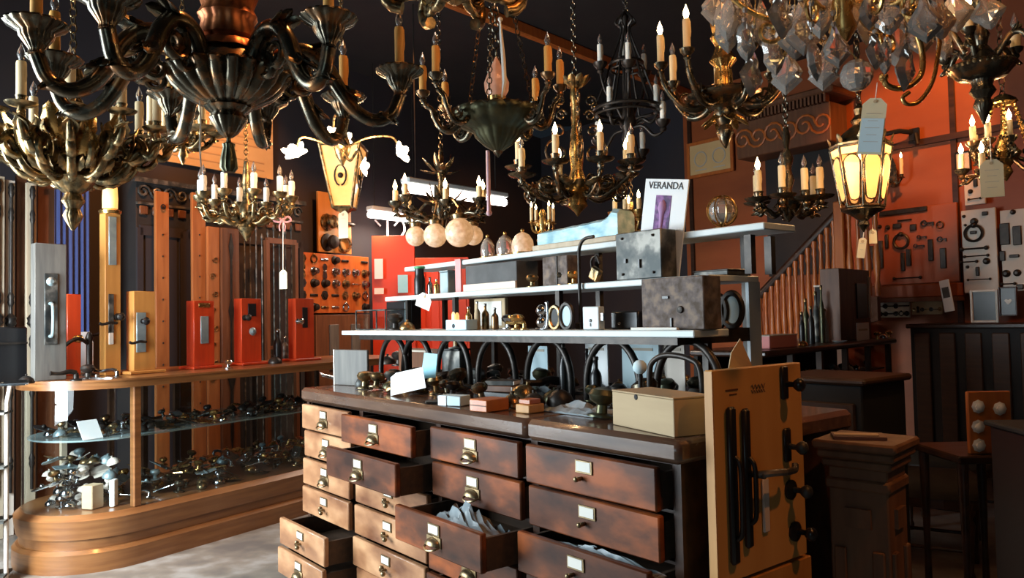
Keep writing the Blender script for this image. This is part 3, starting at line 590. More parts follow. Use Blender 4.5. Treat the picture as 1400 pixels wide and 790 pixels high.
# ---- dark bowl chandelier with six candles in warm-light amber
def c5x(t, s):
    for k in range(3):
        a = radians(90*0+120*k+20); mb = chain_mb(0, .8, .009); o = mb.build('suspension_chain', W['bronze'], t, 50); b = V((56*s*cos(a), 56*s*sin(a), 12*s)); o.location = b
        o.rotation_euler = (V((0, 0, .8))-b).to_track_quat('Z', 'Y').to_euler()
    mb = MB(); bead_ring(mb, 60*s, 14*s, 3.4*s, 26)
    mb.build('bead_rim', W['bronze'], t, 50)
    mb = MB(); mb.lathe([(9*s, 10*s), (9*s, 24*s), (12*s, 30*s), (13*s, 36*s)], n=16); mb.build('lamp_holder', W['brass'], t, 40)
    mb = MB(); mb.lathe([(9*s, 34*s), (14*s, 44*s), (15*s, 56*s), (11*s, 68*s), (6*s, 80*s), (1*s, 92*s)], n=24, fl=8, fa=.16); mb.build('flame_shade', mat('flame_shade', (.85, .55, .42), (.6, .32, .22), .2, trans=.3, nscale=20, emis=(1, .4, .2), estr=.12), t, 50)
    mb = MB(); mb.lathe([(3*s, -36*s), (7*s, -38*s), (6*s, -42*s), (3*s, -45*s), (1*s, -48*s)], n=12); mb.build('finial', W['bronze'], t, 50)
    mb = MB()
    for k in range(9): leaf_mb(mb, Matrix.Rotation(2*pi*k/9, 4, 'Z') @ Matrix.Translation((12*s, 0, -34*s)) @ Matrix.Rotation(-.8, 4, 'Y'), 26*s, 16*s, .3)
    mb.build('foliage', W['bronze'], t, 50)
chandelier('chandelier', 'dark bowl chandelier with six unlit candles tinted amber as if warmly lit and a glass flame in its bowl', 680, 168, 2.8,
    [('bowl', [(56, 17), (61, 15), (62, 10), (59, 4), (50, -4), (38, -10), (32, -14), (30, -20), (20, -30), (9, -38), (3, -41)], 'green_bronze', 16, .04)],
    [(180, 1, 0, 0), (225, 1.06, 0, 0), (136, 1.06, 0, 0), (0, .86, 4, 0), (-42, .9, 2, 0), (50, .85, 0, 0)],
    [(50, 2), (62, -10), (76, -8), (86, 8), (90, 20), (98, 26), (102, 34)], (4.5, 3.2), 'bronze', 'cup', (40, 5), c5x, leaf=10, cmat='candle_warm_tint', scroll=[(70, 2, 9, 2, 1.4, 2.5, 2.4)], chain=True)
# ---- scrollwork brass and iron chandelier with lit candles
def c6x(t, s):
    for k in range(4):
        Rm = Matrix.Rotation(pi/2*k+.1, 3, 'Z'); mb = MB()
        for cx_, cz_, r0, r1, tn, a0 in ((22, 116, 9, 3, 1.4, -1.5), (24, 74, 10, 3, 1.4, -1.5), (26, 44, 20, 6, -1.1, 1.6), (20, 96, 8, 2, -1.3, 3)):
            mb.tube([Rm @ p for p in spiral(cx_*s, cz_*s, r0*s, r1*s, tn, a0)], 1.7*s, 6)
        mb.build('scrollwork', W['bronze'], t, 50)
    mb = MB()
    for k in range(10): leaf_mb(mb, Matrix.Rotation(2*pi*k/10, 4, 'Z') @ Matrix.Translation((6*s, 0, 134*s)) @ Matrix.Rotation(-.25, 4, 'Y'), 20*s, 12*s, .5)
    for k in range(16): leaf_mb(mb, Matrix.Rotation(2*pi*k/16, 4, 'Z') @ Matrix.Translation(((14+16*(k % 2))*s, 0, -8*s)) @ Matrix.Rotation(.2, 4, 'Y'), 30*s, 16*s, .5)
    mb.build('leaf_crown', W['old_brass'], t, 50)
chandelier('chandelier', 'wrought scrollwork chandelier with a brass stem and lit candles above the display stand', 789, 252, 3.6,
    [('stem', [(3, 142), (6, 132), (7, 120), (5, 112), (6, 70), (8, 64), (10, 40), (8, 20), (12, 8), (16, -4), (20, -12), (12, -22), (14, -30), (5, -38), (1, -44)], 'brass', 0, 0)],
    [(178, 1, 4, 2), (152, 1.08, 0, 1), (238, .75, 0, 2), (108, .8, -8, 1), (-62, .72, 2, 2), (2, .92, 0, 2), (24, 1, -4, 1), (-30, 1, 0, 0), (205, 1.05, -14, 0)],
    [(10, -10), (30, -20), (50, -14), (66, -4), (76, 4), (80, 14)], (3.6, 2.6), 'bronze', 'pan', (30, 4.2), c6x, leaf=11, cmat='candle', scroll=[(44, -2, 14, 3, 1.5, 4, 2.4), (64, -14, 9, 2, -1.4, 1, 2)], le=3)
# ---- dark iron two-tier ring chandelier
def c7x(t, s):
    for z_, r_ in ((0, 46), (64, 22)):
        mb = MB(); mb.torus((0, 0, z_*s), r_*s, 2.4*s, 32, 6); mb.torus((0, 0, (z_-8)*s), r_*s, 1.6*s, 32, 6); mb.build('iron_ring', W['iron'], t, 50)
    mb = MB()
    for k in range(6):
        a = 2*pi*k/6; mb.tube(bez([(46*s*cos(a), 46*s*sin(a), 0), (30*s*cos(a), 30*s*sin(a), 40*s), (22*s*cos(a), 22*s*sin(a), 64*s), (6*s*cos(a), 6*s*sin(a), 110*s), (14*s*cos(a), 14*s*sin(a), 122*s), (3*s*cos(a), 3*s*sin(a), 136*s)], 5), 1.6*s, 6)
    mb.build('iron_strap', W['iron'], t, 50)
chandelier('chandelier', 'black iron ring chandelier with slender unlit white candles on two tiers', 858, 150, 4.4,
    [('stem', [(2, 140), (5, 130), (3, 120), (2, 60), (4, 30), (8, 0), (12, -20), (7, -30), (9, -40), (1, -60)], 'iron', 0, 0)],
    [(a, r, z, 0) for a, r, z in ((190, .75, 50), (95, .3, 64), (40, .75, 46), (220, .72, -14), (-20, .8, -10), (330, 1.0, -36), (150, .9, -50), (265, .8, 40), (60, 1.1, -60))],
    [(8, -20), (22, -10), (36, -14), (46, -6), (50, 2)], (2.6, 2), 'iron', 'cup', (30, 3.8), c7x, cmat='candle_white')
# ---- dark brass chandelier behind the crystal
def c8x(t, s):
    mb = MB()
    for k in range(10): leaf_mb(mb, Matrix.Rotation(2*pi*k/10, 4, 'Z') @ Matrix.Translation((10*s, 0, 84*s)) @ Matrix.Rotation(-1.0, 4, 'Y'), 30*s, 18*s, .4)
    for k in range(8): leaf_mb(mb, Matrix.Rotation(2*pi*k/8, 4, 'Z') @ Matrix.Translation((10*s, 0, -24*s)) @ Matrix.Rotation(1.0, 4, 'Y'), 26*s, 14*s, .4)
    mb.build('foliage', W['brass'], t, 50)
chandelier('chandelier', 'dark brass chandelier with two tall lit candles beside the crystal chandelier', 990, 132, 2.9,
    [('stem', [(9, 130), (14, 112), (8, 96), (16, 82), (9, 70), (14, 56), (18, 50), (10, 40), (12, 30), (12, 16), (16, 10)], 'brass', 10, .05),
     ('pan', [(16, 14), (44, 6), (54, 0), (52, -4), (30, -12), (14, -18), (16, -26), (8, -40), (12, -50), (5, -66), (1, -72)], 'bronze', 0, 0)],
    [(180, 1, 0, 2), (222, .98, 0, 2), (130, 1, -6, 0), (80, 1, -6, 0), (-20, 1.0, 0, 1), (25, 1, -6, 0), (-75, .8, 0, 0)],
    [(18, -6), (36, -16), (56, -14), (72, 2), (82, 18), (86, 36)], (5.5, 3.5), 'bronze', 'cup', (44, 5), c8x, leaf=13, cmat='candle', scroll=[(52, -2, 11, 3, 1.4, 3.4, 2.6)], le=3)
# lower unlit ring under it
chandelier('chandelier', 'low dark bronze chandelier with long unlit ivory candles in front of the staircase opening', 1078, 282, 3.5,
    [('stem', [(3, 110), (6, 96), (3, 80), (9, 66), (5, 50), (9, 36), (5, 22), (11, 10), (20, 0), (11, -8), (6, -16), (1, -22)], 'bronze', 0, 0)],
    [(190, .95, 0, 1), (240, .9, 0, 0), (135, 1, 0, 0), (20, .95, -6, 0), (-28, .9, 0, 0), (75, 1, -6, 0), (-75, .8, -4, 0)],
    [(10, -6), (22, -12), (34, -4), (42, -8), (46, 2)], (3.6, 2.6), 'bronze', 'pan', (34, 4.6), None, leaf=12, cmat='candle', le=3)
# ---- round lit brass chandelier at the back with small candle cluster
chandelier('chandelier', 'tiny brass chandelier with a tight cluster of burning candles behind the stand', 864, 306, 5.2,
    [('stem', [(2, 30), (4, 14), (6, 4), (8, -6), (4, -14), (1, -20)], 'brass', 0, 0)],
    [(a, 1, 0, 2 if a in (190, 330) else 1) for a in (190, 240, 285, 330, 20, 90)], [(4, -6), (12, -10), (20, -4), (24, 4)], (2, 1.6), 'brass', 'cup', (20, 3), None, cmat='candle', le=5)
# ---- globes chandelier
def c13x(t, s):
    for i, (x, y, r, dd) in enumerate([(568, 323, 14, .1), (595, 322, 16, -.1), (628, 318, 19, -.2), (647, 322, 14, .15)]):
        p = P(x, y, 4.2+dd) - t.location; mb = MB(); mb.lathe([(r*s*sin(a), -r*s*cos(a)) for a in [.02+k*(pi-.4)/10 for k in range(11)]] + [(r*.5*s, r*1.02*s), (r*.5*s, r*1.1*s)], n=20, fl=0)
        g = mb.build('glass_globe', W['globe'], t, 60, loc=p); mb = MB(); mb.lathe([(r*.55*s, 0), (r*.6*s, 5*s), (r*.25*s, 8*s), (2*s, 14*s)], (0, 0, r*.95*s), 14); mb.build('globe_cap', W['old_brass'], g, 40)
        mb = MB(); mb.tube(bez([(0, 0, 6*s), (p.x*.5, p.y*.5, 14*s), (p.x, p.y, p.z+(r+14)*s)], 6), 2*s, 6); mb.build('globe_arm', W['bronze'], t, 50)
    mb = MB()
    for k in range(18): leaf_mb(mb, Matrix.Rotation(2*pi*k/18, 4, 'Z') @ Matrix.Translation((6*s, 0, (6 if k % 2 else 52)*s)) @ Matrix.Rotation(-.9+.5*(k % 3), 4, 'Y'), (34 if k % 2 else 26)*s, 9*s, .4)
    mb.build('leaf_spray', W['bronze'], t, 50)
chandelier('chandelier', 'leafy bronze chandelier with four etched glass globes and lit candles', 604, 288, 4.2,
    [('stem', [(2, 90), (4, 74), (3, 60), (6, 52), (4, 40), (7, 20), (12, 10), (14, 0), (8, -10), (5, -22), (1, -30)], 'bronze', 0, 0)],
    [(190, 1.05, 0, 2), (220, .98, 4, 1), (-75, .5, -2, 2), (0, .95, 0, 1), (25, 1, -6, 0), (-30, 1.02, 0, 1), (150, .95, -6, 0)],
    [(8, -6), (24, -12), (42, -6), (54, -8), (60, 0)], (2.8, 2.2), 'bronze', 'cup', (20, 3.6), c13x, leaf=10, cmat='candle', le=4)
# ---- right-hand brass crown chandelier with candles
def c12x(t, s):
    mb = MB(); mb.torus((0, 0, 66*s), 15*s, 2*s, 20, 6); mb.lathe([(17*s, 66*s), (14*s, 72*s), (5*s, 78*s)], n=20, fl=10, fa=.1); mb.build('crown', W['brass'], t, 50)
    for k in range(6):
        a = 2*pi*k/6; mb = MB(); nn = 54
        mb.tube([((14+16*j/nn)*s*cos(a), (14+16*j/nn)*s*sin(a), (66-58*j/nn)*s) for j in range(nn+1)], [(.6+2*abs(sin(pi*j/6)))*s for j in range(nn+1)], 6); mb.build('bead_strand', W['brass'], t, 50)
chandelier('chandelier', 'brass crowned chandelier with lit candles hanging before the framed boards on the back wall', 1374, 206, 3.0,
    [('stem', [(2, 78), (3, 66), (4, 30), (8, 16), (14, 4), (20, -4), (14, -14), (6, -22), (9, -30), (1, -42)], 'brass', 0, 0)],
    [(176, .72, 0, 2), (206, .62, 0, 1), (255, .35, 2, 2), (150, .9, -34, 1), (-8, 1, 0, 0), (215, 1.2, -46, 2), (-60, .9, -36, 1), (95, 1, 0, 0)],
    [(12, -8), (26, -14), (40, -8), (52, -10), (58, 2)], (3, 2.2), 'bronze', 'cup', (26, 4), c12x, leaf=10, cmat='candle', scroll=[(36, -4, 9, 2, 1.4, 3, 2)], le=3.5)
# ---- upper right dark bronze lamp with beaded rim
def c10x(t, s):
    mb = MB(); bead_ring(mb, 40*s, 0, 3.6*s, 34)
    mb.build('bead_rim', W['old_brass'], t, 50)
chandelier('chandelier', 'dark bronze chandelier with a beaded disc rim and leafy drop, above the crowned brass one', 1342, 92, 2.3,
    [('stem', [(6, 120), (9, 90), (6, 60), (12, 44), (8, 30), (16, 20), (24, 10), (38, 4)], 'bronze', 0, 0),
     ('disc', [(38, 4), (42, 0), (38, -4), (30, -14), (14, -18), (12, -26), (16, -34), (9, -44), (12, -54), (6, -66), (1, -80)], 'bronze', 12, .04)],
    [(215, .5, 14, 1), (-50, 1.0, 10, 0), (20, 1, 0, 0), (100, 1, 0, 0), (165, .9, 40, 0)],
    [(20, 10), (36, 30), (50, 28), (58, 14), (64, 12), (68, 22)], (4.5, 3.4), 'bronze', 'cup', (30, 6.5), c10x, leaf=13, cmat='candle', le=3)
# ---- gilt scrolls at the top edge
def c18x(t, s):
    for k in range(7):
        mb = MB(); Rm = Matrix.Rotation(2*pi*k/7+.35, 3, 'Z'); mb.tube([Rm @ p for p in spiral(78*s, -10*s, 26*s, 6*s, 1.5, 4.6)], [9*s*(1-.03*i) for i in range(19)], 8)
        leaf_mb(mb, Rm.to_4x4() @ Matrix.Translation((52*s, 0, -14*s)), 40*s, 22*s, .5)
        mb.build('scroll_ornament', W['old_brass'], t, 50)
chandelier('chandelier', 'gilt scroll chandelier above the bowl chandelier, only its curled underside in sight', 622, -28, 2.3,
    [('stem', [(20, 60), (26, 30), (18, 10), (30, 0), (34, -12), (26, -22), (12, -30), (4, -36)], 'old_brass', 12, .08)],
    [(a, 1, 0, 0) for a in (20, 71, 122, 174, 225, 277, 328)], [(24, 0), (50, -18), (76, -14), (96, 6), (104, 30)], (8, 6), 'old_brass', 'pan', (50, 7), c18x, leaf=16, cmat='candle_warm_tint')
# ---- crystal chandelier
cs = 1.75/FPX
cc = thing('crystal_chandelier', 'large crystal chandelier dripping with clear glass drops, gilt frame', 'chandelier', P(1150, -18, 1.75), 0)
def drop_mb(kind):
    """faceted pendant hanging from z=0 downwards, unit height 1"""
    mb = MB(); outs = {0: [(.06, 0), (.16, -.10), (.12, -.2), (.30, -.42), (.40, -.56), (.33, -.68), (.20, -.80), (.12, -.92), (0, -1)],
        1: [(.05, 0), (.12, -.2), (.24, -.38), (.33, -.52), (.29, -.62), (.33, -.70), (.16, -.86), (0, -1)],
        2: [(.05, 0), (.16, -.12), (.22, -.3), (.20, -.5), (.23, -.66), (.15, -.84), (0, -1)]}[kind]
    o = outs + [(-x, z) for x, z in outs[-2::-1]]; n = len(o); th = .10
    inn = [(x*.62, -.52+(z+.52)*.62) for x, z in o]
    vs = [(x, 0, z) for x, z in o] + [(x, -th, z) for x, z in inn] + [(x, th, z) for x, z in inn] + [(0, -th*1.25, -.55), (0, th*1.25, -.55)]
    fs = []
    for k in range(n):
        k2 = (k+1) % n; fs += [(k, k2, k2+n, k+n), (k, k+2*n, k2+2*n, k2), (k+n, k2+n, 3*n), (k+2*n, 3*n+1, k2+2*n)]
    mb.add(vs, fs); mb.ball((0, 0, .06), .07, 6); return mb
drops = {}
rd = random.Random(5)
DR = [(1029, 70, 58, 0), (1053, 40, 58, 2), (1078, 66, 58, 1), (1095, 2, 70, 1), (1110, 54, 54, 2), (1128, 64, 56, 1), (1147, -16, 60, 0), (1196, 46, 48, 0), (1211, 56, 42, 2), (1240, 60, 60, 0),
      (1226, 26, 66, 2), (1278, -10, 62, 0), (1262, -6, 60, 1), (990, 2, 66, 2), (1001, -6, 58, 2), (1012, -14, 60, 0), (1345, -12, 50, 0), (1187, -14, 50, 1), (1290, 34, 44, 2), (1165, -10, 44, 2),
      (1040, 0, 60, 1), (1066, -14, 64, 0), (1120, -20, 66, 2), (1208, -14, 60, 0), (1234, -20, 60, 1), (1304, -16, 56, 0), (1086, 20, 56, 0), (1140, 36, 52, 1), (1180, 10, 50, 0), (1254, 22, 50, 1), (1018, 30, 50, 2), (980, -20, 50, 1)]
for i, (x, y, h, k) in enumerate(DR):
    if k not in drops: drops[k] = drop_mb(k).build('crystal_drop', W['crystal'], cc); o = drops[k]
    else: o = drops[k].copy(); C.objects.link(o); o.parent = cc
    dd = 1.75 + rd.uniform(-.22, .22); o.location = P(x, y, dd) - cc.location; s_ = 1.12*h*dd/FPX; o.scale = (s_*1.0, s_, s_); o.rotation_euler = (rd.uniform(-.1, .1), rd.uniform(-.12, .12), rd.uniform(-.7, .7))
    p = o.location; mb = MB(); L_ = V((p.x*.9, p.y*.9, .12-p.z*.0)) - p; nb = 7
    for j in range(nb): mb.ball(L_*((j+.6)/nb)+V((0, 0, .004)), .0065, 6)
    b = mb.build('crystal_beads', W['crystal'], cc, None); b.location = p; b['kind'] = 'stuff'
    mb = MB(); mb.cyl((0, 0, 0), L_, .0012, n=4); q_ = mb.build('wire', W['brass'], cc); q_.location = p
mb = MB(); mb.lathe([(22*cs*sin(a)+1e-4, -22*cs*cos(a)) for a in [pi*k/7 for k in range(8)]], n=12); mb.build('crystal_ball', W['crystal'], cc, None, P(1171, 103, 1.75)-cc.location)
for r_, z_ in ((.27, .12), (.14, .20)):
    mb = MB(); mb.torus((0, 0, z_), r_, .008, 40, 6); mb.torus((0, 0, z_+.03), r_, .005, 40, 6)
    for k in range(8): a = 2*pi*k/8; mb.cyl((r_*cos(a), r_*sin(a), z_), (0, 0, z_+.02), .005)
    mb.build('gilt_ring', W['brass'], cc, 50)
mb = MB(); mb.lathe([(.01, -.13), (.03, -.10), (.02, -.06), (.045, 0), (.03, .05), (.05, .10), (.02, .16), (.03, .3), (.015, .5)], n=20, fl=10, fa=.06); mb.build('stem', W['brass'], cc, 50)
mb = MB(); mb.cyl((0, 0, -.13), P(1171, 103-22, 1.75)-cc.location, .0015, n=4); mb.build('wire', W['brass'], cc)
for k, a in enumerate((-20, 30, 80, 130, 180, 225, 270, 305)):
    mb = MB(); pts = bez([(.03, 0, -.02), (.10, 0, -.08), (.20, 0, -.06), (.27, 0, .0), (.30, 0, .07)], 6); mb.tube(pts, .007, 8); mb.tube(spiral(.17, -.10, .035, .008, 1.3, 2), .005, 6); ar = mb.build('arm', W['brass'], cc, 50, rot=(0, 0, radians(a)))
    mb = MB(); mb.lathe([(r*1.1/FPX*1.6, z/FPX*1.6) for r, z in CUPS['pan']], n=16); mb.build('drip_pan', W['brass'], ar, 50, loc=(.30, 0, .075))
    mb = candle_mb(1.75/FPX, 52, 6); cdl = mb.build('candle', W['candle'], cc, 50, loc=(.30*cos(radians(a)), .30*sin(radians(a)), .09)); fb = flame_mb(1.75/FPX, 6).build('flame_bulb', W['flame'], cdl, 60, loc=(0, 0, 52*cs))
    lp = lamp('candle_light', 'POINT', (0, 0, 0), 5.0, WARM2, .012); lp.parent = cdl; lp.location = (0, 0, 62*cs)  # lamps added at out-of-view candles to brighten the crystals
for sg, (x, y) in ((1, (1240, 100)),):
    mb = MB(); c0 = P(1220, 60, 1.75)-cc.location
    g = lambda x, y: P(x, y, 1.75)-cc.location
    mb.tube(bez([g(1208, 104), g(1212, 116), g(1230, 121), g(1250, 113), g(1261, 95), g(1258, 60), g(1238, 20), g(1200, -10)], 6), .0068, 8); mb.ball(g(1208, 106), .011, 8)
    mb.tube(bez([g(1243, 126), g(1234, 134), g(1240, 142), g(1256, 139), g(1272, 118), g(1280, 90), g(1284, 40), g(1262, -12)], 6), .005, 8); mb.build('scroll_arm', W['brass'], cc, 50)
mb = chain_mb(.5, ZC-cc.location.z, .013); mb.build('chain', W['brass'], cc, 50)
# candle sticking through between the drops is part of the same frame
for x, y in ((1062, 30), (1317, 26)):
    pass
# ---- faceted hexagonal lantern, lit
def lantern11():
    d = 3.2; s = d/FPX; t = thing('hanging_lantern', 'lit bronze lantern with arched glowing glass panes near the stair balustrade', 'lantern', P(1178, 240, d), 0)
    n = 8
    pt = lambda k, r, z: V((r*s*cos(2*pi*(k+.5)/n), r*s*sin(2*pi*(k+.5)/n), z*s))
    for k in range(n):
        mb = MB(); cnt = 9; 
        mid = (pt(k, 36, 12)+pt(k+1, 36, 12))/2; e = (pt(k+1, 38, 12)-pt(k, 38, 12)).normalized(); hw = (pt(k+1, 36, 12)-pt(k, 36, 12)).length/2
        bm_ = (pt(k, 28, -30)+pt(k+1, 28, -30))/2; hb = hw*.60
        outer = [mid - e*hw*.80*cos(pi*i/cnt) + V((0, 0, 13*s*sin(pi*i/cnt)))*1 for i in range(cnt+1)]; low = [bm_ + e*hb*.8*cos(pi*i/4) - V((0, 0, 6*s*sin(pi*i/4))) for i in range(5)]
        vs = outer + low; nr = mid.normalized()*.003; nr.z = 0; m_ = len(vs); mb.add(vs + [v+nr for v in vs], [tuple(range(m_)), tuple(range(m_, 2*m_))[::-1]] + [(i, (i+1) % m_, (i+1) % m_+m_, i+m_) for i in range(m_)])
        mb.build('glass_panel', W['lantern_glass'], t)
        mb = MB(); mb.tube(outer+low, 1.3*s, 6, closed=True); mb.cyl(pt(k, 39, 38), pt(k, 27, -44), 1.8*s); mb.cyl(pt(k, 39, 38), pt(k+1, 39, 38), 2*s); mb.cyl(pt(k, 27, -44), pt(k+1, 27, -44), 2*s); mb.build('frame_bar', W['bronze'], t, 50)
        ql = [pt(k, 39, 38), pt(k+1, 39, 38), pt(k+1, 37.5, 27), pt(k, 37.5, 27)]; qn = (ql[0]+ql[1])/2; qn.z = 0; qn = qn.normalized()*-.003; mb = MB(); mb.add(ql+[v+qn for v in ql], [(0, 1, 2, 3), (4, 5, 6, 7), (0, 1, 5, 4), (1, 2, 6, 5), (2, 3, 7, 6), (3, 0, 4, 7)]); mb.build('upper_pane', W['amber_glass'], t)
    mb = MB(); mb.lathe([(40*s, 38*s), (41*s, 42*s), (34*s, 46*s), (22*s, 60*s), (9*s, 70*s), (12*s, 76*s), (5*s, 84*s), (7*s, 92*s), (2*s, 100*s)], n=n, ph=pi/n); 
    for k in range(n): leaf_mb(mb, Matrix.Rotation(2*pi*(k+.5)/n, 4, 'Z') @ Matrix.Translation((36*s, 0, 40*s)) @ Matrix.Rotation(-.9, 4, 'Y'), 16*s, 9*s, .3)
    mb.build('crown', W['old_brass'], t, 40)
    mb = MB(); mb.lathe([(27*s, -44*s), (28*s, -48*s), (16*s, -54*s), (6*s, -62*s), (8*s, -68*s), (1*s, -78*s)], n=n, ph=pi/n); mb.build('finial', W['bronze'], t, 40)
    mb = MB(); mb.lathe([(2.4*s, -30*s), (2.4*s, 20*s), (3*s, 22*s)], n=8); c = mb.build('candle', W['candle'], t, 40); f = flame_mb(s, 4).build('flame_bulb', W['flame'], c, 60, loc=(0, 0, 22*s))
    mb = chain_mb(100*s, ZC-t.location.z, .011); mb.build('chain', W['bronze'], t, 50)
    for dx, dy in ((-.18, -.2), (.2, -.16)):
        lp = lamp('lantern_light', 'POINT', (0, 0, 0), 5, WARM2, .03); lp.parent = t; lp.location = (dx, dy, 0)
lantern11()
# ================================================================ generic builders for things placed on planes
def RB(x0, x1, ytop, zb, p0, n, ex):
    """centre base point, width and height of what spans px x0..x1 with its top at ytop, standing at height zb on the plane"""
    a = PL(x0, ytop, p0, n); b = PL(x1, ytop, p0, n); c = (a+b)/2; h = c.z - zb; c.z = zb; return c, abs((b-a).dot(ex)), h
def box1(name, label, cat, x0, x1, ytop, frame, off, zb, dep, m, bev=.003, rz=0, group=None, w=None, h=None, rx=0):
    p0, n, ex, frz = frame(off); c, w_, h_ = RB(x0, x1, ytop, zb, p0, n, ex); w_ = w or w_; h_ = h or h_
    t = thing(name, label, cat, c + n*(dep/2)*frsgn(frame), frz+rz, group, rx); mb = MB(); mb.box((0, 0, h_/2), (w_, dep, h_), bev=bev); mb.build('body', W[m] if isinstance(m, str) else m, t, 40); return t, w_, h_
def FL(off): return Q0+QN*off, QN, QD, QRZ
def FC(off): return CF(0, off), CV, CU, CRZ
def FR(off): return WR0+WN*off, WN, CU, WRZ
def frsgn(f): return -1 if f is FR else 1   # FR's normal already points into the room
# ---------------------------------------------------------------- left wall: armoire, planks, poster, boards
arm_, aw, ah = box1('armoire', 'tall black armoire with a carved frieze and square rosettes behind the showcase', 'wardrobe', 186, 412, 262, FL, 1.42, 0, .28, 'dark')
mb = MB()
for k in range(15):
    x = -aw/2 + (k+.5)*aw/15; mb.tube(spiral(x, ah-.10, .055, .015, 1.3, k % 2*3.14, 12, -.15), .011, 5)
mb.box((0, -.15, ah-.01), (aw+.06, .05, .04)); mb.box((0, -.148, ah-.20), (aw, .03, .02)); mb.build('carved_frieze', W['old_iron'], arm_, 50)
mb = MB()
for k in range(15): x = -aw/2 + (k+.5)*aw/15; mb.box((x, -.15, ah-.255), (.075, .02, .075), bev=.008)
mb.build('rosette_band', W['brown_wood'], arm_, 40)
for k in range(4):
    mb = MB(); x = -aw/2+(k+.5)*aw/4; w_ = aw/4-.05; h_ = ah-.5
    for sx in (-1, 1): mb.box((x+sx*w_/2, -.15, .1+h_/2), (.05, .02, h_))
    mb.box((x, -.15, .12), (w_, .02, .08)); mb.box((x, -.15, h_+.08), (w_, .02, .08)); mb.box((x, -.143, .1+h_/2), (w_-.1, .008, h_-.1)); mb.build('door', W['wall_dark'], arm_)
PLK = []
def plank(x0, x1, yt, off, m, label, hw=None, hm='iron', dep=.03):
    t, w_, h_ = box1('wood_plank', label, 'plank', x0, x1, yt, FL, off, 0, dep, m)
    mb = MB(); y = -dep/2-.012
    if hw == 'bolt':      # long cremone bolt with knuckles
        mb.tube([(0, y, h_*f) for f in (.12, .97)], .011, 8)
        for f, r in ((.97, .02), (.90, .018), (.66, .022), (.60, .036), (.54, .022), (.40, .018), (.2, .02)): mb.lathe([(.011, -.05), (r, -.02), (r*.8, 0), (r, .02), (.011, .05)], (0, y, h_*f), 10)
        mb.build('cremone_bolt', W[hm], t, 50)
    if hw == 'spear':
        out = [(0, h_*.98), (.022, h_*.93), (.008, h_*.88), (.008, h_*.72), (.026, h_*.68), (.008, h_*.64), (.008, h_*.5), (.030, h_*.45), (.036, h_*.42), (.012, h_*.38), (.012, h_*.2), (0, h_*.15)]
        mb.prism(out+[(-x, z) for x, z in out[-2:0:-1]], .012, Matrix.Translation((0, y, 0))); mb.build('spear_bolt', W[hm], t)
    if hw == 'dots':
        for k in range(9): mb = MB(); mb.ball((0, y+.008, h_*(.30+.07*k)), .007, 6); mb.build('nail_head', W[hm], t, 50)
        mb = MB(); mb.torus((0, y, h_*.95), .018, .006, 12, 5, Matrix.Rotation(pi/2, 4, 'X')); mb.build('ring_mount', W[hm], t, 50)
    if hw == 'arab':
        for k in range(8): mb = MB(); mb.tube(spiral((.014 if k % 2 else -.014), h_*(.42+.065*k), .030, .006, 1.3, k % 2*pi, 12, y+.008), .004, 5); mb.build('arabesque_mount', W[hm], t, 50)
    return t
plank(-14, 7, 240, 1.3, 'pale_wood', 'pale upright plank with a dark bolt at the far window end', 'bolt')
plank(8, 21, 246, 1.34, 'white_board', 'off-white upright plank carrying a black knuckled bolt rod', 'bolt')
plank(23, 37, 240, 1.4, 'brown_wood', 'narrow rough brown plank between two pale ones')
plank(37, 50, 250, 1.34, 'pale_wood', 'slim pale plank with black cremone bolt behind the tall grey sample', 'bolt')
plank(52, 84, 240, 1.42, 'brown_wood', 'wide dark brown plank behind the tall grey sample block')
plank(213, 231, 262, 1.28, 'plank_wood', 'tallest orange plank dotted with small nail heads', 'dots')
plank(263, 281, 264, 1.28, 'plank_wood', 'orange plank with nail heads standing beside the arabesque one', 'dots')
plank(284, 300, 310, 1.24, 'plank_wood', 'shorter orange plank with a curling metal mount', 'arab', 'old_brass')
plank(303, 327, 312, 1.22, 'brown_wood', 'brown plank bearing a long black spear-shaped bolt', 'spear')
for i in range(9):
    a, _, _ = RB(333+i*8, 335+i*8, 328-(i % 3)*6, 0, *FL(1.3)[:3]); hh = PL(334+i*8, 328-(i % 3)*6, *FL(1.3)[:2]).z
    mb = MB(); mb.tube([(0, 0, 0), (0, 0, hh*.5), (0, 0, hh)], .007, 6); mb.lathe([(.007, 0), (.016, .02), (.004, .06)], (0, 0, hh), 8)
    tag(mb.build('metal_rod', W['old_iron'], None, 50, a), 'thin upright metal rod in the row leaning before the black armoire', 'rod', 'metal rods before the armoire')
t, w_, h_ = box1('glass_door_panel', 'tall narrow glazed door leaf with dark frame leaning beside the metal rods', 'door leaf', 366, 405, 330, FL, 1.18, 0, .03, 'pane')
mb = MB(); 
for sx in (-1, 1): mb.box((sx*w_/2, 0, h_/2), (.035, .04, h_))
mb.box((0, 0, h_), (w_, .04, .05)); mb.box((0, 0, h_*.55), (w_, .03, .03)); mb.box((0, 0, .06), (w_, .04, .12)); mb.build('frame', W['brown_wood'], t)
mb = MB(); c = PL(100, 300, *FL(1.36)[:2]); 
for k in range(13): pass
n_ = 26; vs = []
for i in range(n_+1):
    x = -.13+.26*i/n_; y = .018*sin(i*1.5)
    vs += [(x, y, 0), (x, y*.6, .9)]
nb_ = len(vs); vs += [(a, b+.006, c_) for a, b, c_ in vs]; fs = [(2*i, 2*i+2, 2*i+3, 2*i+1) for i in range(n_)]; fs += [tuple(nb_+j for j in f) for f in fs[:]] + [(0, 1, nb_+1, nb_), (2*n_, 2*n_+1, nb_+2*n_+1, nb_+2*n_)]
mb.add(vs, fs); mb.cyl((-.16, 0, .9), (.16, 0, .9), .012); c.z = 1.2
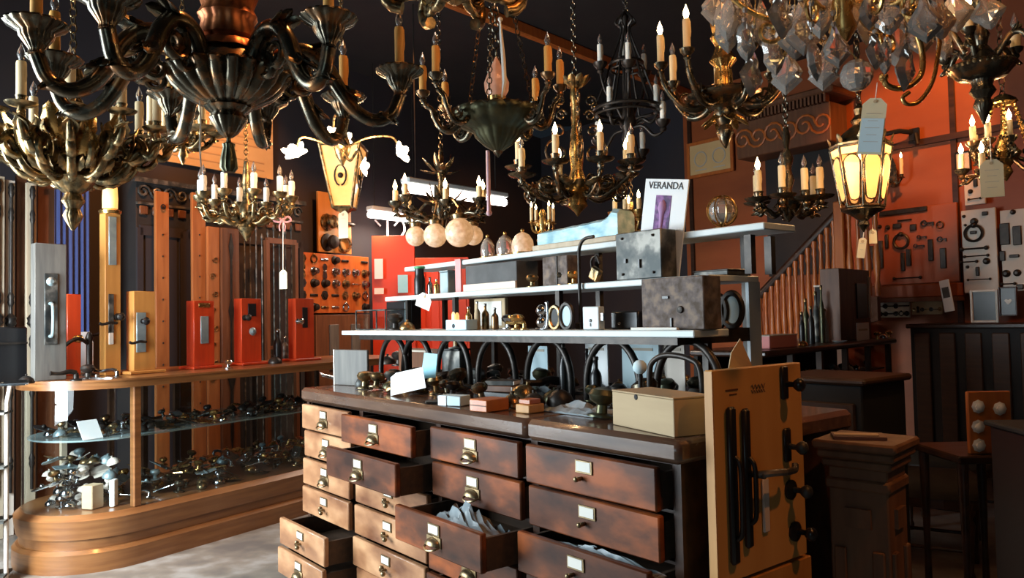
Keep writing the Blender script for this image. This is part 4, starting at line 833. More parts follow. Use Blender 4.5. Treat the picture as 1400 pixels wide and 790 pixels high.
o = mb.build('blue_drape', W['blue_cloth'], None, 60, c, (0, 0, QRZ), (1, 1, 1.45)); tag(o, 'deep blue cloth hanging in folds behind the leftmost sample blocks'.replace('leftmost', 'first'), 'cloth')
# poster
c = PL(300, 195, *FL(LW-.03)[:2]); a = PL(225, 150, *FL(LW-.03)[:2]); b = PL(375, 150, *FL(LW-.03)[:2]); pw = (b-a).length; phh = PL(375, 147, *FL(LW-.03)[:2]).z - PL(375, 246, *FL(LW-.03)[:2]).z; zc_ = (PL(375, 147, *FL(LW-.03)[:2]).z + PL(375, 246, *FL(LW-.03)[:2]).z)/2
t = thing('wall_poster', 'large tan printed poster lit from below on the dark wall, behind the huge bronze chandelier', 'poster', (c.x, c.y, zc_), QRZ)
mb = MB(); mb.box((0, 0, 0), (pw, .02, phh)); mb.build('sheet', W['poster'], t)
for r_ in range(9): L_ = pw*(.86 if r_ % 3 else .6); mb = MB(); mb.box((-(pw*.9-L_)/2, -.012, phh/2-.08-r_*phh/10), (L_, .004, .012)); mb.build('print_line', W['poster_ink'], t)
def hwboard(name, label, x0, x1, yt, yb, frame, off, m, seed, items, hm=('iron', 'chrome', 'old_brass'), sz=1):
    p0, n, ex, rz = frame(off); a = PL(x0, yt, p0, n); b = PL(x1, yt, p0, n); w_ = abs((b-a).dot(ex)); xm = (x0+x1)/2; zt = PL(xm, yt, p0, n).z; zb = PL(xm, yb, p0, n).z; c = PL(xm, yt, p0, n); h_ = zt-zb
    t = thing(name, label, 'display board', (c.x, c.y, zb), rz); mb = MB(); mb.box((0, 0, h_/2), (w_, .03, h_), bev=.004); mb.build('panel', W[m], t)
    r = random.Random(seed); nx, nz = items
    for i in range(nx):
        for j in range(nz):
            if r.random() < .08: continue
            mb = MB(); k = r.choice('kkkprhbc'); s_ = min(w_/nx, h_/nz)*.42*sz; x = -w_/2+(i+.5)*w_/nx; z = (j+.5)*h_/nz; F_ = Matrix.Translation((x, -.016, z)) @ Matrix.Rotation(pi/2, 4, 'X'); mb.T = F_
            if k == 'k': mb.lathe([(s_*.9, 0), (s_*.85, s_*.15), (s_*.3, s_*.3), (s_*.7, s_*.8), (s_*.6, s_*1.1), (s_*.1, s_*1.2)], n=12); nm = 'mounted_knob'
            elif k == 'p': out = [(x_*s_, y_*s_) for x_, y_ in ((-.5, -1.4), (.5, -1.4), (.6, -.9), (.4, 0), (.6, .9), (.4, 1.4), (0, 1.6), (-.4, 1.4), (-.6, .9), (-.4, 0), (-.6, -.9))]; mb.prism(out, s_*.2, Matrix.Rotation(-pi/2, 4, 'X') @ Matrix.Translation((0, -s_*.2, 0))); mb.ball((0, 0, s_*.3), s_*.3, 8); nm = 'mounted_plate'
            elif k == 'r': mb.torus((0, 0, s_*.2), s_*.75, s_*.16, 18, 6); mb.ball((0, s_*.8, s_*.2), s_*.35, 8); nm = 'ring_pull'
            elif k == 'h': mb.tube(bez([(-s_*1.1, 0, 0), (-s_*.9, 0, s_*.6), (0, 0, s_*.8), (s_*.9, 0, s_*.6), (s_*1.1, 0, 0)], 4), s_*.16, 6); nm = 'bar_handle'
            elif k == 'b': mb.box((0, 0, s_*.1), (s_*2, s_*.5, s_*.2), bev=s_*.05); mb.ball((s_*.6, 0, s_*.3), s_*.2, 6); nm = 'slide_bolt'
            else: mb.lathe([(s_*.8, 0), (s_*.8, s_*.1), (s_*.5, s_*.15), (s_*.45, s_*.3)], n=14, fl=6, fa=.2); nm = 'mounted_rose'
            mb.build(nm, W[r.choice(hm)], t, 50)
    return t, w_, h_
hwboard('hardware_display_board', 'orange wood board crowded with knobs and ring pulls above the red cabinet', 407, 505, 348, 428, FL, 1.62, 'orange_wood', 3, (7, 5), ('iron', 'iron', 'chrome', 'old_brass'))
hwboard('hardware_display_board', 'narrow orange upright board with a few curled fittings under the amber lantern', 434, 479, 265, 346, FL, 1.64, 'maple', 4, (2, 3), ('old_brass', 'iron'), 1.2)
t, w_, h_ = box1('red_cabinet', 'dark red cabinet with two grey glass panes below the knob board', 'cabinet', 432, 506, 430, FL, 1.3, 0, .4, 'brown_wood')
for k in (-1, 1): mb = MB(); mb.box((k*w_*.2, -.21, h_-.33), (w_*.16, .02, .46), bev=.004); mb.build('door_pane', W['grey_wood'], t)
# red bay in the far corner
t, w_, h_ = box1('red_cupboard', 'bright red painted cupboard under the strip lights in the far corner', 'cupboard', 566, 640, 352, lambda o: (P(600, 352, 8.95), V((0, 1, 0)), V((1, 0, 0)), 0), 0, 0, .12, 'red_paint')
mb = MB(); 
for k in range(4): mb.box((-w_/2+w_*(k+.5)/4, -.065, h_/2), (w_/4-.06, .02, h_-.2), bev=.005)
mb.build('door_panel', W['red_paint'], t)
t = thing('shelf_bracket', 'white wire scroll bracket on the red cupboard in the far corner', 'bracket', P(530, 332, 9.0) , 0); mb = MB()
for sg in (-1, 1): mb.tube(bez([(0, 0, 0), (sg*.10, 0, .02), (sg*.2, 0, .14), (sg*.16, 0, .27), (sg*.08, 0, .2)], 5), .012, 6)
mb.cyl((0, 0, -.6), (0, 0, .30), .014); mb.build('scroll', W['paper'], t, 50)
t, w_, h_ = box1('red_cupboard', 'low red cupboard left of the taller red one'.replace(' left of the taller red one', ' with papers on its shelf, beside the knob board'), 'cupboard', 508, 556, 366, FL, .5, 0, .4, 'red_paint') if 0 else box1('red_partition', 'red painted partition behind the end of the display stand', 'partition', 508, 566, 322, lambda o: (P(535, 322, 8.6), V((0, 1, 0)), V((1, 0, 0)), 0), 0, 0, .06, 'red_paint')
for i, (x0, x1, yt, yb, m) in enumerate([(512, 524, 354, 381, 'paper'), (512, 525, 394, 402, 'card'), (544, 558, 376, 400, 'blue_card')]):
    a = P(x0, yt, 8.54); b = P(x1, yb, 8.54); mb = MB(); mb.box((0, 0, 0), (b.x-a.x, .012, a.z-b.z)); o = mb.build('notice_card', W[m], None, None, ((a.x+b.x)/2, 8.53, (a.z+b.z)/2)); tag(o, ['tall white card pinned high on the red partition', 'small cream card low on the red partition', 'bright blue card at the lower edge of the red partition'][i], 'card')
for (p, q, lb) in ((Z(553, 257, 2.6), Z(690, 277, 2.6), 'long lit fluorescent strip light above the globe chandelier'), (Z(505, 293, 2.6), Z(572, 301, 2.6), 'short lit fluorescent strip light over the red partition')):
    t = thing('strip_light', lb, 'light', (p+q)/2, atan2((q-p).y, (q-p).x)); L_ = (q-p).length; mb = MB(); mb.tube([(-L_/2, 0, 0), (L_/2, 0, 0)], .038, 10); mb.build('tube_lamp', W['tube_lit'], t, 50)
    mb = MB(); mb.box((0, 0, .07), (L_, .12, .05), bev=.01); mb.build('housing', W['white_shelf'], t); mb = MB(); mb.cyl((-L_*.4, 0, .09), (-L_*.4, 0, ZC-2.6), .006); mb.build('hanger_rod', W['iron'], t); mb = MB(); mb.cyl((L_*.4, 0, .09), (L_*.4, 0, ZC-2.6), .006); mb.build('hanger_rod', W['iron'], t)
    lamp('strip_light_glow', 'AREA', (p+q)/2 + V((0, 0, -.06)), 26, (1, .78, .6), L_, (p+q)/2 + V((0, 0, -1)), .08).rotation_euler = (0, 0, atan2((q-p).y, (q-p).x))
# ---------------------------------------------------------------- sample blocks on the showcase top
def block(x0, x1, yt, off, m, label, parts=(), dep=.07, rz=0, foot=None):
    t, w_, h_ = box1('wood_sample_block', label, 'sample block', x0, x1, yt, FL, off, ST+(.02 if foot else 0)+.001, dep, m, rz=rz)
    if foot: mb = MB(); mb.box((0, 0, -.010), (w_*foot, dep*2, .02), bev=.004); mb.build('foot_board', W[m], t)
    fy = -dep/2
    for pt in parts:
        k, mk = pt[0], pt[1]; fx, fz, fw, fh = pt[2:6]; mb = MB(); x, z = fx*w_/2, fz*h_
        if k == 'plate': mb.box((x, fy-.003, z), (fw*w_, .008, fh*h_), bev=.002); nm = 'back_plate'
        elif k == 'slot': mb.box((x, fy-.001, z), (fw*w_, .006, fh*h_), bev=.001); nm = 'inlay'
        elif k == 'disc': mb.T = Matrix.Translation((x, fy, z)) @ Matrix.Rotation(pi/2, 4, 'X'); mb.lathe([(fw*w_/2, 0), (fw*w_/2, .006), (fw*w_*.3, .014), (fw*w_*.2, .02)], n=16); nm = 'rose'
        elif k == 'knob': mb.T = Matrix.Translation((x, fy, z)) @ Matrix.Rotation(pi/2, 4, 'X'); mb.lathe([(.022, 0), (.022, .005), (.009, .01), (.009, .03), (.022, .04), (.026, .05), (.018, .06), (.004, .065)], n=14); nm = 'knob'
        elif k == 'pull': mb.tube(bez([(x, fy, z+fh*h_/2), (x, fy-.05, z+fh*h_*.4), (x, fy-.05, z-fh*h_*.4), (x, fy, z-fh*h_/2)], 5), .010, 8); nm = 'pull_handle'
        elif k == 'lever': mb.cyl((x, fy, z), (x, fy-.05, z), .009); mb.tube(bez([(x, fy-.045, z), (x-.04, fy-.052, z+.004), (x-.09, fy-.05, z-.006), (x-.11, fy-.05, z+.002)], 4), .009, 8); nm = 'lever'
        mb.build(nm, W[mk], t, 40)
    return t, w_, h_
block(50, 91, 333, .30, 'grey_wood', 'tall weathered grey block fitted with an iron door pull set', [('plate', 'old_iron', 0, .52, .42, .52), ('disc', 'tin', 0, .72, .34, 0), ('pull', 'tin', -.08, .44, 0, .24), ('plate', 'old_iron', -.05, .43, .3, .3)], rz=-.12)
block(92, 111, 402, .60, 'red_wood', 'red-brown block with a small brass knob behind the grey one', [('knob', 'brass', .2, .45, 0, 0)])
t, w_, h_ = block(144, 165, 292, .34, 'maple', 'tallest maple post on the showcase with lock plates and a glowing amber candle on top', [('plate', 'tin', -.1, .83, .5, .30), ('plate', 'old_iron', -.3, .38, .34, .24), ('knob', 'iron', .5, .36, 0, 0), ('plate', 'white_board', -.3, .26, .3, .14), ('lever', 'iron', -.1, .32, 0, 0)])
block(183, 212, 398, .30, 'maple', 'light maple block with silvery plate and black lever at the glass corner post', [('plate', 'tin', -.35, .48, .44, .50), ('lever', 'black', -.3, .36, 0, 0), ('knob', 'black', -.25, .62, 0, 0)], dep=.09, foot=1.7)
block(265, 293, 411, .34, 'red_wood', 'red block with a long silver inlay plate and brass top label', [('plate', 'tin', 0, .55, .38, .42), ('slot', 'brass', 0, .93, .55, .07)], dep=.09, foot=1.4)
block(330, 357, 408, .36, 'red_wood', 'red block with a square black hole above a small round rosette', [('slot', 'black', .05, .82, .4, .2), ('disc', 'tin', .1, .48, .34, 0), ('knob', 'iron', -.7, .7, 0, 0)], dep=.09, foot=1.3)
block(404, 429, 408, .38, 'red_wood', 'red block with one tall black slot at the far end of the counter', [('slot', 'black', 0, .68, .28, .34), ('knob', 'chrome', -.8, .62, 0, 0)], dep=.09, foot=1.4)
s_ = 5.2/FPX
am = thing('pillar_candle', 'glowing amber pillar candle standing on the tallest maple post', 'candle', V((t.location.x, t.location.y, ST+.001+h_)), 0)
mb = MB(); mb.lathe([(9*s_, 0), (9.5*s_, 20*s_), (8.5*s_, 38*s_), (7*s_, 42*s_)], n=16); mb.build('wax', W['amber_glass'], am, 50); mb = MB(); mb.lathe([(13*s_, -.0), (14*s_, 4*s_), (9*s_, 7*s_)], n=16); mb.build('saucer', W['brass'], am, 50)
t, w_, h_ = box1('black_case', 'black box with square edges near the end of the showcase', 'box', -20, 38, 447, FL, .46, ST+.001, .16, 'black', bev=.008)
mb = MB(); mb.box((0, -.084, h_*.7), (w_*.96, .01, .012)); mb.build('lid_seam', W['iron'], t)
t, w_, h_ = box1('paper_box', 'white paper box with a slanted top behind the grey block', 'box', 94, 128, 470, FL, .78, ST+.001, .10, 'paper')
mb = MB(); mb.prism([(-w_/2, 0), (w_/2, 0), (w_*.35, .08), (-w_/2, .08)], .10, Matrix.Translation((0, -.05, h_))); mb.build('flap', W['paper'], t)
def smallhw(kind, mk, loc, rz, label, cat, sc=1, rx=0):
    o = hardware(kind, mk); M = Matrix.Rotation(rz, 4, 'Z') @ Matrix.Rotation(rx, 4, 'X'); lo = min((M @ v.co).z for v in o.data.vertices)*sc
    o.rotation_euler = M.to_euler(); o.location = V(loc) - V((0, 0, lo - .0015)); o.scale = (sc,)*3; return tag(o, label, cat)
def on_case(px, off): c = PL(px, 500, *FL(off)[:2]); return V((c.x, c.y, ST))
for (px, off, k, mk, sc, lb) in [(20, .12, 'hinge', 'chrome', 1.3, 'silvery hinge at the very end of the showcase top'), (36, .20, 'bell', 'iron', 1.2, 'black domed bell push beside the grey block foot'), (104, .10, 'lever', 'iron', 1.3, 'black lever handle lying before the white paper box'),
        (120, .2, 'doorknob', 'black', 1.4, 'round black knob on the counter near the white paper box'), (140, .12, 'plate', 'chrome', 1.2, 'silvery door plate lying below the maple post'), (160, .14, 'lever', 'chrome', 1.1, 'silvery lever lying between the two maple posts'),
        (312, .16, 'doorknob', 'chrome', 1.0, 'small silvery knob between the red blocks'), (376, .3, 'bell', 'iron', 1.5, 'black bell push before the glazed leaf')]:
    smallhw('knob' if k == 'doorknob' else k, mk if mk != 'black' else 'iron', on_case(px, off), px*.1, lb, 'hardware', sc)
def bottle(loc, h, r, mk, label, neck=.35, cap='chrome', cat='bottle', group=None):
    t = thing('bottle', label, cat, loc, 0, group); mb = MB(); mb.lathe([(r*.95, 0), (r, h*.04), (r, h*.58), (r*.85, h*.66), (r*neck, h*.76), (r*neck, h*.93), (r*neck*1.2, h*.94)], n=16); mb.build('body', W[mk], t, 50)
    mb = MB(); mb.lathe([(r*neck*1.25, h*.94), (r*neck*1.25, h), (r*neck*.9, h*1.02)], n=12); mb.build('stopper', W[cap], t, 50); return t
bottle(on_case(380, .42), .26, .034, 'black', 'black bottle with metal stopper on the counter between red blocks'); bottle(on_case(390, .62), .20, .028, 'old_iron', 'short grey metal bottle beside the black one')
# faucet handle behind the maple post
t = thing('faucet', 'black lever faucet standing behind the tallest maple post', 'faucet', on_case(122, .5), QRZ); mb = MB(); mb.lathe([(.04, 0), (.04, .01), (.018, .02), (.018, .22), (.026, .24), (.01, .28)], n=14); mb.build('column', W['iron'], t, 50)
mb = MB(); mb.tube(bez([(0, 0, .2), (-.08, -.02, .24), (-.16, -.02, .2), (-.18, -.02, .14)], 5), .012, 8); mb.build('spout', W['iron'], t, 50); mb = MB(); mb.tube([(0, 0, .25), (.12, 0, .28)], [.008, .012], 8); mb.build('lever', W['iron'], t, 50)
# wire rack at the very edge
t = thing('wire_rack', 'tall pale wire stand with dark cards beside the rounded end of the showcase', 'rack', P(-5, 600, 4.35)*1, .3); t.location.z = 0
for x in (-.14, .05): mb = MB(); mb.tube([(x, 0, 0), (x, 0, 1.0), (x+.02, 0, 1.12)], .012, 8); mb.build('upright', W['white_board'], t, 50)
for z in (.05, .35, .65, .95): mb = MB(); mb.box((-.05, 0, z), (.22, .16, .012)); mb.build('tray', W['old_iron'], t); mb = MB(); mb.box((-.06, -.02, z+.09), (.15, .02, .15), rx=-.2); mb.build('dark_card', W['black'], t)
# ================================================================ things on the stand
Z1, Z2, Z3 = 1.3755, 1.5455, 1.7005
def onst(x0, x1, yt, v, z, dep, m, name, label, cat, bev=.003, rz=0, h=None, group=None): return box1(name, label, cat, x0, x1, yt, FC, v, z, dep, m, bev, rz, group, h=h)
# --- top shelf
t, w_, h_ = onst(727, 842, 322, .60, Z3, .14, 'pale_wood', 'wooden_tray', 'flat pale wooden plank under the blue wrapped parcel on the top shelf', 'plank', h=.022)
tp = t.location.copy(); p = MB(); rp = random.Random(9); n_ = 16; prof = []
for i in range(n_+1):
    f = i/n_; x = (f-.5)*w_*.95; hh = .055+.018*f + (.045*max(0, (f-.86)/.10) if f < .95 else .025) + rp.uniform(-.002, .002); dd_ = .05+rp.uniform(-.003, .003)
    prof.append([(x, -dd_, 0), (x, -dd_, hh*.85), (x, -dd_*.7, hh), (x, dd_*.7, hh+rp.uniform(-.002, .002)), (x, dd_, hh*.85), (x, dd_, 0)])
p.add([q for r_ in prof for q in r_], [(i*6+k, i*6+(k+1) % 6, (i+1)*6+(k+1) % 6, (i+1)*6+k) for i in range(n_) for k in range(6)] + [tuple(range(6)), tuple(range(n_*6, n_*6+6))])
o = p.build('wrapped_parcel', mat('foil', (.16, .32, .38), (.42, .58, .62), .45, .2, 14, (1, 2, 2), .6, contrast=.15), None, 30, (tp.x, tp.y, Z3+.0225), (0, 0, CRZ)); tag(o, 'long parcel wrapped in blue and silver paper on the top shelf', 'parcel')
# magazine standing on shelf two leaning back
a = PL(875, 340, CF(0, .5), CV); b = PL(945, 345, CF(0, .5), CV)
mg = thing('magazine', 'white magazine with a purple column picture standing above the old lock boxes', 'magazine', onchest(898, 340, .589), CRZ); mg.location.z = Z2+.018
zt_ = onchest(922, 250, .589).z; mh = (zt_-Z2)/cos(.16); mw = .19; mg.rotation_euler = (0, .17, CRZ)
mb = MB(); mb.box((0, 0, mh/2), (mw, .006, mh)); mb.build('cover', W['paper'], mg); mb = MB(); mb.box((-.004, -.004, mh*.60), (mw*.36, .002, mh*.46)); mb.build('cover_picture', W['flower'], mg)
mb = MB(); mb.lathe([(.006, 0), (.009, .05), (.016, .07), (.012, .09), (.002, .10)], (-.004, -.006, mh*.48), 8); mb.build('pictured_flower', mat('orchid', (.42, .24, .45), rough=.7), mg, 50)
mb = MB(); mb.box((.0, -.0045, mh*.12), (mw*.7, .002, mh*.14)); mb.build('lower_print', W['carton'], mg)
def text(name, body, size, mk, parent, loc, rot=(pi/2, 0, 0), ext=.0006):
    cu = bpy.data.curves.new(name, 'FONT'); cu.body = body; cu.size = size; cu.align_x = 'CENTER'; cu.align_y = 'CENTER'; cu.extrude = ext
    ob = bpy.data.objects.new(name, cu); C.objects.link(ob); bpy.context.view_layer.update(); me = bpy.data.meshes.new_from_object(ob.evaluated_get(bpy.context.evaluated_depsgraph_get()))
    bpy.data.objects.remove(ob); me.name = name; me.materials.clear(); me.materials.append(W[mk]); o = bpy.data.objects.new(name, me); C.objects.link(o); o.parent = parent; o.location = loc; o.rotation_euler = rot; return o
text('title_lettering', 'VERANDA', .034, 'ink', mg, (0, -.0045, mh*.93))
# crystal ball lamp and bits at the right end of the top shelf
def place(x, v, z): c = onchest(x, 400, v); return V((c.x, c.y, z))
t = thing('crystal_ball_lamp', 'small crystal ball on brass feet at the near end of the top shelf', 'ornament', place(991, .66, Z3), 0)
mb = MB(); mb.lathe([(.03, 0), (.032, .006), (.012, .012), (.010, .022)], n=14); 
mb.build('foot', W['brass'], t, 50); mb = MB(); mb.lathe([(.046*sin(a)+1e-4, .062-.042*cos(a)) for a in [pi*k/7 for k in range(8)]], n=12); mb.build('crystal_ball', W['crystal'], t)
for k in range(4): mb = MB(); mb.torus((0, 0, .062), .050, .003, 24, 5, Matrix.Rotation(k*pi/4, 4, 'Z') @ Matrix.Rotation(pi/2, 4, 'X')); mb.build('brass_band', W['brass'], t, 50)
for i, (x, r_, lb) in enumerate([(692, .042, 'bell-shaped clear glass shade on brass gallery, beside the brass candelabrum'), (716, .05, 'larger domed glass shade with brass rim on the top shelf'), (668, .034, 'small clear glass dome nearest the globe chandelier')]):
    t = thing('glass_dome', lb, 'glass shade', place(x, .66, Z3), 0); mb = MB(); mb.lathe([(r_*.9, .006), (r_, .03), (r_*.92, .06), (r_*.6, .085), (r_*.25, .095), (.004, .098)], n=20); mb.build('shade', W['crystal'] if i != 1 else W['globe'], t, 50)
    mb = MB(); mb.lathe([(r_*1.1, 0), (r_*1.12, .008), (r_*.9, .010)], n=20); mb.build('base', W['brass'], t, 50); mb = MB(); mb.ball((0, 0, .104), .009, 8); mb.build('finial', W['brass'], t, 50)
# brass candelabrum on the top shelf
t = thing('candelabrum', 'ornate brass candelabrum with white candles standing on the top shelf', 'candelabrum', place(744, .70, Z3), 0)
mb = MB(); mb.lathe([(.05, 0), (.052, .01), (.03, .02), (.018, .04), (.028, .055), (.014, .075), (.012, .11), (.02, .13), (.012, .15), (.016, .17), (.006, .19)], n=20, fl=8, fa=.08); mb.build('column', W['brass'], t, 50)
for k in range(4):
    a_ = pi/2*k+.5; mb = MB(); mb.tube(bez([(.01, 0, .10), (.03, 0, .085), (.052, 0, .10), (.055, 0, .125)], 5), .004, 6); mb.tube(spiral(.03, .125, .017, .004, 1.3, 0), .0028, 6); ar = mb.build('arm', W['brass'], t, 50, rot=(0, 0, a_)); mb = MB(); mb.lathe([(.004, 0), (.016, .005), (.006, .008), (.008, .014)], (.055, 0, .125), 12); mb.build('drip_pan', W['brass'], ar, 50)
    cdl = candle_mb(1, .06, .0065).build('candle', W['candle'], t, 50, loc=(.055*cos(a_), .055*sin(a_), .137)); flame_mb(1, .006).build('flame_bulb', W['flame'], cdl, 60, loc=(0, 0, .06))
# --- second shelf
lockA, w_, h_ = onst(841, 903, 316, .501, Z2, .080, 'old_iron', 'lock_box', 'dark mottled iron lock box in front of the magazine, upper of the two', 'lock'); 
mb = MB(); mb.box((.01, -.045, h_*.32), (.006, .006, .03)); mb.box((-.055, -.045, h_*.4), (.01, .005, .015)); mb.build('keyhole', W['black'], lockA)
mb = MB(); 
for x_, z_ in ((-.07, .02), (.07, .02), (-.07, h_-.02), (.07, h_-.02)): mb.ball((x_, -.043, z_), .005, 6)
mb.build('rivet', W['iron'], lockA, 50)
t, w_, h_ = onst(741, 775, 350, .55, Z2, .07, 'rust', 'lock_box', 'small rough stone-grey lock case on the middle shelf', 'lock'); mb = MB(); mb.box((w_*.1, -.037, h_/2), (.006, .004, h_*.96)); mb.build('seam', W['iron'], t)
t, w_, h_ = onst(636, 706, 360, .55, Z2, .12, 'grey_cloth', 'storage_tray', 'grey cloth-lined tray on the middle shelf with a pale front lip', 'tray'); mb = MB(); mb.box((0, -.066, .016), (w_*1.02, .012, .034), bev=.002); mb.build('lip', W['white_board'], t)
bottle(place(574, .58, Z2), .145, .028, 'black', 'black cylinder bottle at the far end of the middle shelf', .8, 'green_label')
bottle(place(588, .62, Z2), .09, .014, 'chrome', 'slim silver bottle beside the black cylinder'); bottle(place(597, .6, Z2), .075, .016, 'brass', 'little brass bottle with a narrow neck on the middle shelf')
t, w_, h_ = onst(601, 612, 372, .6, Z2, .05, 'tin', 'metal_canister', 'pale tin canister on the middle shelf before the red drape', 'canister'); mb = MB(); mb.box((0, 0, h_+.004), (w_*1.08, .056, .008), bev=.002); mb.build('lid', W['tin'], t)
# ribbon strip draped over the top shelf edge
a = place(627, .588, 0); mb = MB(); mb.box((0, 0, 1.625), (.045, .004, .155)); mb.box((0, .02, 1.7035), (.045, .05, .004)); o = mb.build('ribbon_strip', W['ribbon'], None, None, (a.x, a.y, 0), (0, 0, CRZ)); tag(o, 'dusty red ribbon strip draped over the edge of the top shelf', 'ribbon')
# padlock with leather strap
t = thing('padlock', 'brass padlock with a dark shackle on the middle shelf beside the iron box', 'padlock', place(815, .54, Z2), CRZ); mb = MB(); mb.box((0, 0, .032), (.05, .022, .05), ry=.5, bev=.006); mb.build('lock_body', W['old_brass'], t)
mb = MB(); mb.tube(bez([(-.018, 0, .05), (-.02, 0, .085), (.006, 0, .10), (.022, 0, .07)], 5), .005, 8); mb.build('shackle', W['iron'], t, 50)
t = thing('iron_hook', 'long black bent iron rod standing across the middle shelf', 'hook', place(798, .508, Z1), CRZ); mb = MB(); mb.tube(bez([(0, -.02, 0), (0, -.02, .10), (0, -.02, .24), (.004, -.02, .30), (.03, -.02, .33), (.08, -.02, .335)], 5), .0065, 8); mb.build('rod', W['iron'], t, 50); mb = MB(); mb.box((0, -.02, .012), (.03, .03, .024), bev=.003); mb.build('foot', W['iron'], t)
for i, (x, mk, lb) in enumerate([(770, 'bronze', 'dark bronze ornate knob beside the stone-grey lock case'), (728, 'old_brass', 'tarnished knob at the tray end of the middle shelf'), (785, 'brass', 'yellow brass knob near the padlock')]): smallhw('knob', mk, place(x, .57, Z2), i, lb, 'door knob', .9)
# flat things on the right wing of the second shelf
t, w_, h_ = onst(948, 995, 370, .60, Z2, .12, 'old_iron', 'flat_tin', 'flat dark tin on the near end of the middle shelf', 'tin'); mb = MB(); mb.box((0, 0, h_), (w_*1.03, .125, .006), bev=.002); mb.build('lid', W['iron'], t)
# --- bottom shelf
lockB, w_, h_ = onst(876, 961, 379, .36, Z1, .085, 'rust', 'lock_box', 'largest pitted rusty iron lock box at the front of the lowest shelf', 'lock')
mb = MB(); mb.box((-.02, -.045, h_*.62), (.022, .006, .008)); mb.box((.0, -.045, h_*.13), (.006, .006, .03)); mb.build('keyhole', W['black'], lockB); mb = MB(); mb.lathe([(.012, 0), (.010, .006), (.002, .008)], n=10, M=Matrix.Translation((.035, -.043, h_*.38)) @ Matrix.Rotation(pi/2, 4, 'X')); mb.build('key_boss', W['iron'], lockB, 50)
t, w_, h_ = onst(862, 925, 448, .333, Z1, .012, 'card', 'ruler', 'cream wooden ruler lying along the lowest shelf edge', 'ruler', .001, h=.008); mb = MB()
for k in range(24): mb.box((-w_/2+(k+.5)*w_/24, -.004, .0085), (.0006, .006, .0006))
mb.build('tick_marks', W['ink'], t)
t, w_, h_ = onst(796, 818, 419, .37, Z1, .03, 'white_shelf', 'mortise_lock', 'white painted square mortise lock on the lowest shelf', 'lock'); mb = MB(); mb.lathe([(.006, 0), (.005, .003)], n=10, M=Matrix.Translation((0, -.016, h_*.4)) @ Matrix.Rotation(pi/2, 4, 'X')); mb.box((0, -.016, h_*.22), (.004, .003, .012)); mb.build('keyhole', W['black'], t); mb = MB(); mb.box((w_/2+.006, 0, h_*.55), (.012, .016, .024)); mb.build('latch_bolt', W['chrome'], t)
t, w_, h_ = onst(834, 872, 425, .46, Z1, .07, 'black', 'rim_lock', 'black rim lock with small studs behind the white mortise lock', 'lock', .006); mb = MB(); mb.ball((-.02, -.036, .02), .006, 8); mb.build('stud', W['chrome'], t)
# oval ring frames
def oval(x, v, zb, h, mk, label, inner='paper'):
    t = thing('oval_frame', label, 'frame', place(x, v, zb), CRZ); mb = MB(); mb.torus((0, 0, h/2), h/2*.93, h*.09, 28, 6, Matrix.Rotation(pi/2, 4, 'X'), .72, 1); mb.build('rim', W[mk], t, 50)
    out = [(h*.29*cos(a), h/2+h*.41*sin(a)) for a in [2*pi*k/24 for k in range(24)]]; mb = MB(); mb.prism(out, .003); mb.build('glass_face', W[inner], t); return t
oval(774, .44, Z1, .098, 'iron', 'black oval frame with a pale face on the lowest shelf', 'blue_tint'); oval(758, .48, Z1, .09, 'old_brass', 'tarnished oval frame with dark face beside the pale one', 'grey_cloth')
oval(980, .60, Z1, .11, 'iron', 'black oval frame behind the rusty box, nearer of the two to the candle stub', 'blue_tint'); oval(1000, .60, Z1, .115, 'iron', 'black oval frame at the extreme near end of the stand', 'blue_tint')
t = thing('candle_stub', 'short cream candle stub on the near end of the lowest shelf', 'candle', place(972, .45, Z1), 0); mb = MB(); mb.lathe([(.012, 0), (.012, .03), (.008, .034)], n=14); mb.build('wax', W['candle'], t, 50); mb = MB(); mb.cyl((0, 0, .034), (0, 0, .04), .001, n=5); mb.build('wick', W['ink'], t)
# chromed fitting
t = thing('chrome_fitting', 'shiny chrome U-shaped bracket with two round bosses on the lowest shelf', 'bracket', place(739, .40, Z1), CRZ); mb = MB(); mb.tube(bez([(-.03, 0, .004), (.02, 0, .004), (.036, 0, .03), (.036, 0, .095), (.03, 0, .10)], 5), .005, 8); mb.build('bracket', W['chrome'], t, 50)
for z_ in (.028, .072): mb = MB(); mb.lathe([(.022, 0), (.022, .008), (.012, .02), (.006, .024)], n=16, M=Matrix.Translation((.006, 0, z_)) @ Matrix.Rotation(pi/2, 4, 'X')); mb.build('boss', W['chrome'], t, 50)
for i, (x, v, k, mk, sc, lb) in enumerate([(706, .42, 'knob', 'brass', 1.0, 'polished brass knob between bottles and chrome bracket'), (694, .5, 'knob', 'chrome', 1.0, 'silvery knob lying behind the brass one'), (716, .36, 'lever', 'brass', .7, 'slanting brass lever on the front of the lowest shelf'), (540, .38, 'knob', 'iron', 1.3, 'black knob beside the glass box'), (556, .42, 'bell', 'old_brass', 1.1, 'tarnished bell push under the hanging tag')]): smallhw(k, mk, place(x, v, Z1), i*1.3, lb, 'hardware', sc)
